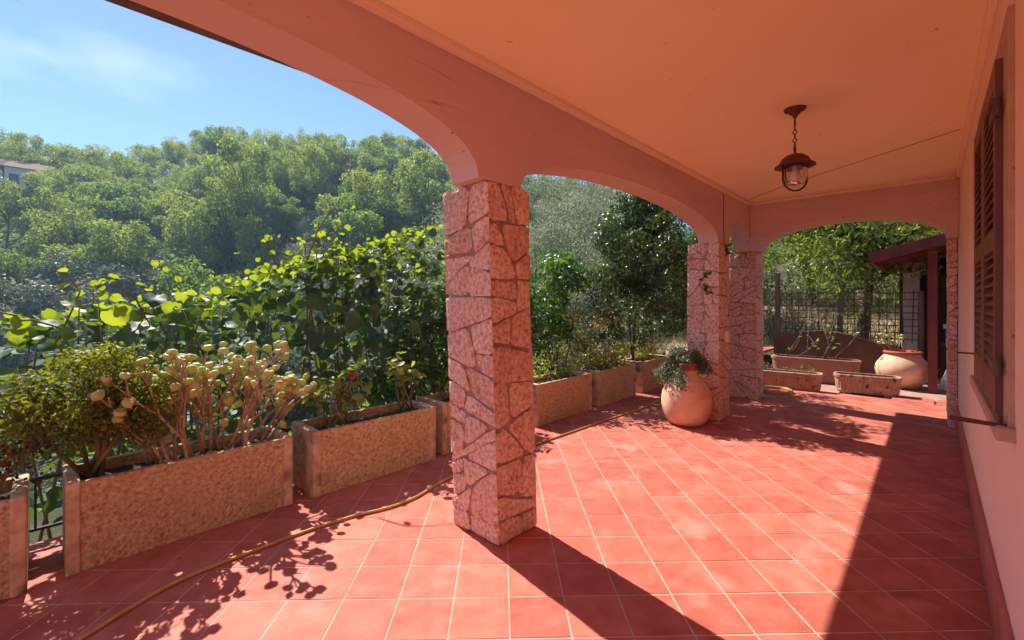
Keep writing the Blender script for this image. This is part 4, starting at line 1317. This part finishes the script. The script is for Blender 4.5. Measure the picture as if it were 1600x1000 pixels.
# low brown wall and trellis
lw_ = thing('low_wall', 'low brown rendered wall with curved top behind the troughs', 'wall', (10.3, 1.4, 0))
pts = []
for k in range(21):
    u = k / 20
    pts.append((2.35 - 1.9 * u, .60 + .20 * math.sin(math.pi * min(1, u * 1.15)) ** 1.0))
m = MB(); n = len(pts); vs = []
for x in (10.22, 10.40):
    for (y, z) in pts: vs.append((x, y, -.6))
    for (y, z) in pts: vs.append((x, y, z))
fs = []
for i in range(n - 1):
    fs += [(i, n + i, n + i + 1, i + 1), (2 * n + i, 2 * n + i + 1, 3 * n + i + 1, 3 * n + i), (n + i, 3 * n + i, 3 * n + i + 1, n + i + 1)]
fs += [(0, 2 * n, 3 * n, n), (n - 1, 2 * n - 1, 4 * n - 1, 3 * n - 1)]
m.add(vs, fs); m.build('wall_body', M['brownwall'], lw_)
lb = thing('low_coping', 'low pinkish tiled coping beside the farthest pillar', 'coping', (10.1, 2.9, 0))
for k in range(5):
    m = MB(); x0 = 9.6 + k * .22
    m.add([(x0, 2.38, .36), (x0 + .215, 2.38, .36), (x0 + .215, 3.7, .22), (x0, 3.7, .22), (x0, 2.38, .40), (x0 + .215, 2.38, .40), (x0 + .215, 3.7, .26), (x0, 3.7, .26)],
          [(0, 3, 2, 1), (4, 5, 6, 7), (0, 1, 5, 4), (2, 3, 7, 6), (1, 2, 6, 5), (0, 4, 7, 3)])
    m.build('tile', M['tile'], lb)
m = MB(); m.box(9.65, 10.65, 2.42, 3.65, -.7, .215); m.build('base', M['brownwall'], lb)
tr = thing('trellis', 'dark wooden lattice trellis with grey posts behind the low wall', 'trellis', (10.6, 1.4, .1))
for (y, h, d) in ((2.35, 1.95, 0), (1.35, 1.70, .08), (.15, 1.55, 0)):
    m = MB(); m.add([(10.52 + d, y - .04, .0), (10.60 + d, y - .04, .0), (10.60 + d, y + .04, .0), (10.52 + d, y + .04, .0), (10.5 + d, y - .04 - d, h), (10.58 + d, y - .04 - d, h), (10.58 + d, y + .04 - d, h), (10.5 + d, y + .04 - d, h)],
              [(0, 3, 2, 1), (4, 5, 6, 7), (0, 1, 5, 4), (2, 3, 7, 6), (1, 2, 6, 5), (0, 4, 7, 3)])
    m.build('post', M['greywood'], tr)
m = MB(); m.box(-.005, .005, -.008, .008, 0, .95); lat_v = m.mesh('lattice_bar', M['greywood'])
m = MB(); m.box(-.005, .005, 0, 2.2, -.008, .008); lat_h = m.mesh('lattice_bar', M['greywood'])
for k in range(19): link('lattice_bar', lat_v, tr, None, Vector((10.64, .15 + k * .115, .62)) - world_loc(tr), (random.uniform(-.03, .03), 0, 0))
for k in range(8): link('lattice_bar', lat_h, tr, None, Vector((10.653, .12, .68 + k * .12)) - world_loc(tr), (random.uniform(-.012, .012), 0, 0))

# lean-to shed
shed = thing('lean_to_shed', 'dark lean-to shed with red sloping roof and posts past the end arch', 'shed', (10.0, -.5, 0))
def roof_z(y): return 2.03 + (.72 - y) * .27
m = MB()
for (za, zb, x0, x1, y0, y1) in ((.07, .10, 8.9, 12.6, .72, -2.6),):
    m.add([(x0, y0, roof_z(y0) + za), (x1, y0, roof_z(y0) + za), (x1, y1, roof_z(y1) + za), (x0, y1, roof_z(y1) + za), (x0, y0, roof_z(y0) + zb), (x1, y0, roof_z(y0) + zb), (x1, y1, roof_z(y1) + zb), (x0, y1, roof_z(y1) + zb)],
          [(0, 3, 2, 1), (4, 5, 6, 7), (0, 1, 5, 4), (2, 3, 7, 6), (1, 2, 6, 5), (0, 4, 7, 3)])
rfs = m.build('roof', M['rooftile'], shed)
m = MB()
y0, y1 = .72, -2.6
m.add([(8.86, y0, roof_z(y0) - .07), (8.90, y0, roof_z(y0) - .07), (8.90, y1, roof_z(y1) - .07), (8.86, y1, roof_z(y1) - .07), (8.86, y0, roof_z(y0) + .09), (8.90, y0, roof_z(y0) + .09), (8.90, y1, roof_z(y1) + .09), (8.86, y1, roof_z(y1) + .09)],
      [(0, 3, 2, 1), (4, 5, 6, 7), (0, 1, 5, 4), (2, 3, 7, 6), (1, 2, 6, 5), (0, 4, 7, 3)])
m.build('bargeboard', M['redwood'], rfs)
m = MB(); m.box(8.9005, 12.6, .682, .719, roof_z(.72) - .06, roof_z(.72) + .062); m.build('fascia', M['redwood'], rfs)
for k in range(6):
    x = 9.1 + k * .62
    m = MB(); m.add([(x, .68, roof_z(.68) - .04), (x + .06, .68, roof_z(.68) - .04), (x + .06, -2.5, roof_z(-2.5) - .04), (x, -2.5, roof_z(-2.5) - .04), (x, .68, roof_z(.68) + .066), (x + .06, .68, roof_z(.68) + .066), (x + .06, -2.5, roof_z(-2.5) + .066), (x, -2.5, roof_z(-2.5) + .066)],
                    [(0, 3, 2, 1), (4, 5, 6, 7), (0, 1, 5, 4), (2, 3, 7, 6), (1, 2, 6, 5), (0, 4, 7, 3)])
    m.build('rafter', M['redwood'], rfs)
for (x, y) in ((9.35, .0), (12.2, .0)):
    m = MB(); m.box(x - .055, x + .055, y - .055, y + .055, -.034, roof_z(y) - .12); p = m.build('post', M['redwood'], shed)
m = MB(); m.box(9.0, 12.5, -.06, .05, roof_z(0) - .119, roof_z(0) - .045); m.build('beam', M['redwood'], shed)
m = MB(); m.box(12.3, 12.4, -2.6, .5, -.1, 2.5); m.build('back_wall', M['darkwood'], shed)
m = MB(); m.box(9.4, 12.3, -2.6, -2.5, -.1, 2.7); m.build('side_wall', M['darkwood'], shed)
m = MB(); m.box(11.55, 11.95, .18, .42, -.034, 1.92); m.build('white_pier', M['white'], shed)
m = MB(); m.box(11.3, 11.5, -.42, .10, -.034, 1.9); m.build('cupboard', M['darkwood'], shed)
pt = thing('hanging_ring', 'small grey ring hanging under the lean-to roof beside the red post', 'ring', (9.6, .15, 1.88))
m = MB(); m.torus((9.6, .16, 1.92), .062, .026, 'x', 22, 8); m.build('ring_body', M['greywood'], pt, True)
m = MB(); m.tube([(9.6, .16, 2.01), (9.6, .16, 2.10)], .004, 5); m.build('string', M['greywood'], pt)
bc = thing('blue_crate', 'bright blue plastic crate on a stand inside the lean-to', 'crate', (10.3, -.32, .62))
m = MB(); m.cbox(10.05, 10.45, -.62, -.16, .66, .93, .02); m.build('crate_body', M['blue'], bc)
m = MB(); m.cbox(10.02, 10.48, -.65, -.13, .931, .985, .01); m.build('lid', M['white'], bc)
stn = thing('crate_stand', 'dark wooden stand carrying the blue crate', 'stand', (10.25, -.4, 0))
m = MB(); m.box(10.0, 10.5, -.68, -.1, .60, .655); m.build('top', M['darkwood'], stn)
for (x, y) in ((10.03, -.65), (10.47, -.65), (10.03, -.13), (10.47, -.13)):
    m = MB(); m.box(x - .025, x + .025, y - .025, y + .025, -.034, .5995); m.build('leg', M['darkwood'], stn)
wb = MB(); wb.add([(9.75, -.05, -.03), (9.80, -.05, -.03), (9.80, -.50, -.03), (9.75, -.50, -.03), (9.93, -.28, .62), (9.98, -.28, .62), (9.98, -.62, .62), (9.93, -.62, .62)],
                  [(0, 1, 2, 3), (4, 7, 6, 5), (0, 4, 5, 1), (2, 6, 7, 3), (1, 5, 6, 2), (0, 3, 7, 4)])
wbo = wb.build('leaning_board', M['white']); tag(wbo, 'white board leaning inside the lean-to under the blue crate', 'board')

# ------------------------------------------------------------------ trees
def limb_mesh(H, r0, lumps, n, bend=.06, base_h=.35):
    m = MB()
    ctop = Vector((random.gauss(0, .05) * H, random.gauss(0, .05) * H, H * .72))
    pts = [Vector((0, 0, -.4)), Vector((0, 0, H * .02)), Vector((random.gauss(0, bend) * H, random.gauss(0, bend) * H, H * .38)), ctop]
    m.tube(smooth_path(pts, 3), [r0 * (1 - .8 * i / 9) for i in range(10)], 7)
    for k in range(n):
        l = random.choice(lumps)
        s = Vector((0, 0, H * random.uniform(base_h, .6)))
        s.x = pts[2].x * s.z / (H * .38) * .9; s.y = pts[2].y * s.z / (H * .38) * .9
        e = Vector(l[:3])
        mid = s.lerp(e, .55) + Vector((random.gauss(0, .03), random.gauss(0, .03), .04)) * H
        m.tube(smooth_path([s, mid, e], 2), [r0 * .38, r0 * .3, r0 * .2, r0 * .12, r0 * .05], 5)
    return m
def crown_lumps(H, W, n, r, low=.3, flat=1.0):
    out = []
    while len(out) < n:
        d = rng.normal(0, 1, 3); d /= np.linalg.norm(d); q = rng.random() ** .4
        x, y, z = d * q
        zz = H * (low + (1 - low) * .5 * (1 + z * flat))
        wf = 1.0 if z < .2 else 1 - .35 * (z - .2)
        out.append((x * W * wf, y * W * wf, zz - r * .3, r * random.uniform(.6, 1.25)))
    return out
random.seed(77)
protos = []
# (H, half width, lumps, lump r, leaf size, leaves per, material, low)
specs = [(8.5, 3.0, 38, 1.0, .20, 520, 'tree_a', .20), (7.5, 3.4, 40, .95, .19, 520, 'tree_a', .18), (9.0, 2.9, 34, .80, .18, 420, 'tree_b', .30),
         (8.0, 3.3, 34, .78, .18, 400, 'tree_b', .28), (5.5, 2.9, 36, .80, .16, 640, 'olive', .15), (5.0, 2.5, 32, .75, .16, 640, 'olive', .12), (8.6, 3.1, 44, .60, .15, 330, 'tree_b', .34)]
for (H, W, n, r, s, per, mt, low) in specs:
    lm = crown_lumps(H, W, n, r, low)
    P, N = lump_cloud(lm, per, .5, .45, .8)
    V, F = scatter(CARD, P, N, rng.uniform(s * .6, s * 1.35, len(P)), None, .55)
    cme = np_mesh('crown', V, F, M[mt])
    tme = limb_mesh(H, .16, lm, 16).mesh('trunk', M['bark'], smooth=True)
    protos.append((tme, cme))
names = {0: ('broadleaf_tree', 'dark green broadleaf tree on the wooded hillside'), 1: ('broadleaf_tree', 'wide mid green broadleaf tree on the wooded hillside'),
         2: ('locust_tree', 'yellow-green feathery tree on the wooded hillside'), 3: ('locust_tree', 'spreading yellow-green feathery tree on the wooded hillside'),
         4: ('olive_tree', 'grey-green rounded olive tree low on the hillside'), 5: ('olive_tree', 'small grey-green olive tree low on the hillside'),
         6: ('thin_tree', 'thin airy tree standing on the skyline of the hill')}
def place_tree(k, a, b, s, label=None, name=None, group=None, sink=.2):
    nm, lb_ = names[k]
    p = to_px(a, b, gz(a, b) + 3)
    if label is None and p is not None:
        side = 'far left' if p[0] < 160 else 'left of centre' if p[0] < 330 else 'under the big arch' if p[0] < 480 else 'above the vine' if p[0] < 600 else 'by the nearest pillar' if p[0] < 760 else 'right of the nearest pillar'
        hgt = 'low on the hill' if b < 36 else 'halfway up the hill' if b < 58 else 'high on the hill' if b < 80 else 'atop the hill'
        lb_ = lb_.split(' on the wooded')[0].split(' low on the')[0].split(' standing on')[0] + ' ' + hgt + ', ' + side
    r = thing(name or nm, label or lb_, 'tree', (a, b, gz(a, b) - sink), random.uniform(0, 6.28), group or ('trees on the wooded hillside' if k != 6 else 'thin trees on the skyline'))
    r.scale = (s * random.uniform(.85, 1.2), s * random.uniform(.85, 1.2), s * random.uniform(.85, 1.2))
    link('trunk', protos[k][0], r); link('crown', protos[k][1], r)
    return r
spots = []
tries = 0
while tries < 20000 and len(spots) < 270:
    tries += 1
    ang = R(random.uniform(33, 97)); rr = random.uniform(20, 98)
    a, b = rr * math.cos(ang), rr * math.sin(ang)
    if b < 15 and a < 10: continue
    md = 2.5 + .013 * rr
    if all(math.hypot(a - p[0], b - p[1]) > md for p in spots): spots.append((a, b, rr))
for i_, (a, b, rr) in enumerate(spots):
    random.seed(4000 + i_)
    if b > 82: k = random.choice((6, 6, 2, 3, 6))
    elif b > 52: k = random.choice((0, 1, 2, 3, 2, 3, 0))
    elif b > 36: k = random.choice((0, 1, 3, 4, 2, 1))
    else: k = random.choice((4, 5, 4, 5, 1))
    q = to_px(a, b, 0)
    if q and q[0] < 300 and b < 50: k = random.choice((4, 5, 4))
    if q and q[0] < 105 and 52 < b < 82 and not (q[0] > 60 and b < 64): continue
    place_tree(k, a, b, random.choice((.65, .8, .9, 1.0, 1.15, 1.35)) if b < 66 else random.choice((.85, .92, 1.0)))
place_tree(3, -2.9, 67, .92, 'spreading yellow-green tree in front of the far house')
place_tree(2, -0.9, 68, .86, 'feathery tree at the right corner of the far house')
# fill under the trees
k = 42000
ang = np.radians(rng.uniform(25, 99, k)); rr = 14 + 95 * rng.random(k) ** .8
A = rr * np.cos(ang); B = rr * np.sin(ang)
keep = ~((B < 9) & (A < 9)); A, B = A[keep], B[keep]
Z = ground_z(A, B) + rng.random(len(A)) * 1.1
V, F = scatter(CARD, np.stack([A, B, Z], 1), unit(rng.normal(0, .5, (len(A), 3)) + np.array((0, -.1, .8))), rng.uniform(.25, .6, len(A)), None, .3)
und = link('hillside_undergrowth', np_mesh('hillside_undergrowth', V, F, M['tree_a']), None); tag(und, 'dense green undergrowth covering the hillside beneath the trees', 'undergrowth', kind='stuff')

# nearer olive trees seen through the second arch
random.seed(88)
def fine_tree(name, label, cat, base, H, W, n, r, leaf, per, mat, tmpl, low=.2, trunk=.12, group=None, lean=(0, 0)):
    lm = crown_lumps(H, W, n, r, low)
    lm = [(x + lean[0] * z / H, y + lean[1] * z / H, z, q) for x, y, z, q in lm]
    t = thing(name, label, cat, base, 0, group)
    P, N = lump_cloud(lm, per, .55, .4, .85)
    V, F = scatter(tmpl, P, N, rng.uniform(leaf * .6, leaf * 1.3, len(P)), None, .6)
    link('crown', np_mesh('crown', V, F, M[mat]), t)
    link('trunk', limb_mesh(H, trunk, lm, 18).mesh('trunk', M['bark'], smooth=True), t)
    return t
OL = 'olive trees just beyond the terrace'
fine_tree('olive_tree', 'pale grey-green olive tree seen through the second arch beside the ivy', 'tree', (9.6, 6.4, gz(9.6, 6.4)), 5.0, 1.9, 40, .62, .085, 1700, 'olive_near', LANCE, .18, group=OL)
fine_tree('olive_tree', 'larger shaded olive tree filling the top left of the second arch', 'tree', (13.5, 11.5, gz(13.5, 11.5)), 7.6, 2.9, 48, .85, .10, 1100, 'olive_near', LANCE, .2, group=OL)
fine_tree('olive_tree', 'grey olive tree at the upper left corner of the second arch', 'tree', (15.6, 14.2, gz(15.6, 14.2)), 10.5, 3.6, 54, 1.0, .12, 800, 'olive_near', LANCE, .2, group=OL)
fine_tree('olive_tree', 'tall olive tree highest behind the second arch', 'tree', (18.5, 10.0, gz(18.5, 10.)), 9.5, 3.6, 50, 1.0, .12, 800, 'olive_near', LANCE, .2, group=OL)
fine_tree('olive_tree', 'olive tree behind the ivy on the right of the second arch', 'tree', (15.0, 7.6, gz(15., 7.6)), 7.0, 2.9, 46, .85, .10, 1100, 'olive_near', LANCE, .15, group=OL)
fine_tree('olive_tree', 'olive tree showing beside the left edge of the nearest pillar', 'tree', (7.6, 9.2, gz(7.6, 9.2)), 5.6, 2.1, 40, .65, .09, 1500, 'olive_near', LANCE, .2, group=OL)
fine_tree('olive_tree', 'silvery olive tree between the long leaved shrub and the ivy', 'tree', (8.2, 5.3, gz(8.2, 5.3)), 3.9, 1.3, 34, .5, .075, 2400, 'olive_near', LANCE, .12, group=OL)
# trees past the end arch
fine_tree('fruit_tree', 'bright green long leaved tree with dark bent trunk behind the trellis', 'tree', (12.2, 1.15, .1), 4.4, 2.1, 60, .6, .15, 620, 'peach', LANCE, .36, .2, lean=(-.9, .5))
fine_tree('fruit_tree', 'dense green tree behind, filling the end arch above the shed roof', 'tree', (15.2, -.6, gz(15.2, -.6)), 5.6, 2.7, 60, .75, .16, 520, 'peach', LANCE, .2, .2)
fine_tree('dark_tree', 'dark green tree just right of the farthest pillar', 'tree', (14.5, 4.6, gz(14.5, 4.6)), 5.2, 2.0, 44, .65, .13, 700, 'lance', LANCE, .12, .16)
fine_tree('dark_tree', 'dark tree closing the view behind the lean-to shed', 'tree', (19.5, 3.2, gz(19.5, 3.2)), 6.4, 3.4, 46, .9, .17, 480, 'lance', LANCE, .12, .2)
# dry grass slope
k = 9000
A = rng.uniform(10.8, 22, k); B = rng.uniform(-2, 9, k)
Z = np.maximum(ground_z(A, B), -.3 + .16 * (A - 10.6))
V, F = scatter(T_lance(.05), np.stack([A, B, Z], 1), unit(rng.normal(0, .6, (k, 3)) + np.array((-.6, 0, .2))), rng.uniform(.15, .45, k), np.tile(np.array((0, 0, 1.0)), (k, 1)) + rng.normal(0, .4, (k, 3)), .1)
dg = link('dry_grass', np_mesh('dry_grass', V, F, M['drygrass']), None); tag(dg, 'dry yellow grass on the slope behind the trellis', 'grass', kind='stuff')

# far house on the skyline
FX, FY = -4.2, 80.0
bz = 12.7
fh = thing('far_house', 'small pale house half hidden by trees on the far left skyline', 'house', (FX + 2, FY + 2, bz))
m = MB(); m.box(FX + .6, FX + 4.4, FY, FY + 4, bz - 3, bz + 4.6); m.build('wall', M['farwall'], fh)
m = MB(); m.add([(FX + .2, FY - .4, bz + 4.6), (FX + 4.8, FY - .4, bz + 4.6), (FX + 4.8, FY + 4.4, bz + 4.6), (FX + .2, FY + 4.4, bz + 4.6), (FX + .2, FY + 2, bz + 5.8), (FX + 4.8, FY + 2, bz + 5.8)], [(0, 1, 5, 4), (2, 3, 4, 5), (0, 4, 3), (1, 2, 5), (0, 3, 2, 1)]); m.build('roof', M['farroof'], fh)
for x in (.95, 2.1, 3.25):
    m = MB(); m.box(FX + x, FX + x + .8, FY - .04, FY + .02, bz + 2.6, bz + 3.8); m.build('window', M['farglass'], fh)

# ------------------------------------------------------------------ the air over the valley
hz = MB(); hz.box(-164, 204, -124, 204, -30, 60)
hzm, hnt, hout = new_mat('valley_air')
pv = hnt.nodes.new('ShaderNodeVolumePrincipled')
pv.inputs['Color'].default_value = (0.55, 0.76, 1.0, 1)
pv.inputs['Density'].default_value = 0.0012
pv.inputs['Anisotropy'].default_value = 0.3
hnt.links.new(pv.outputs['Volume'], hout.inputs['Volume'])
hzo = hz.build('haze', hzm); hzo['kind'] = 'stuff'
hzo['label'] = 'thin bluish haze over the whole valley'
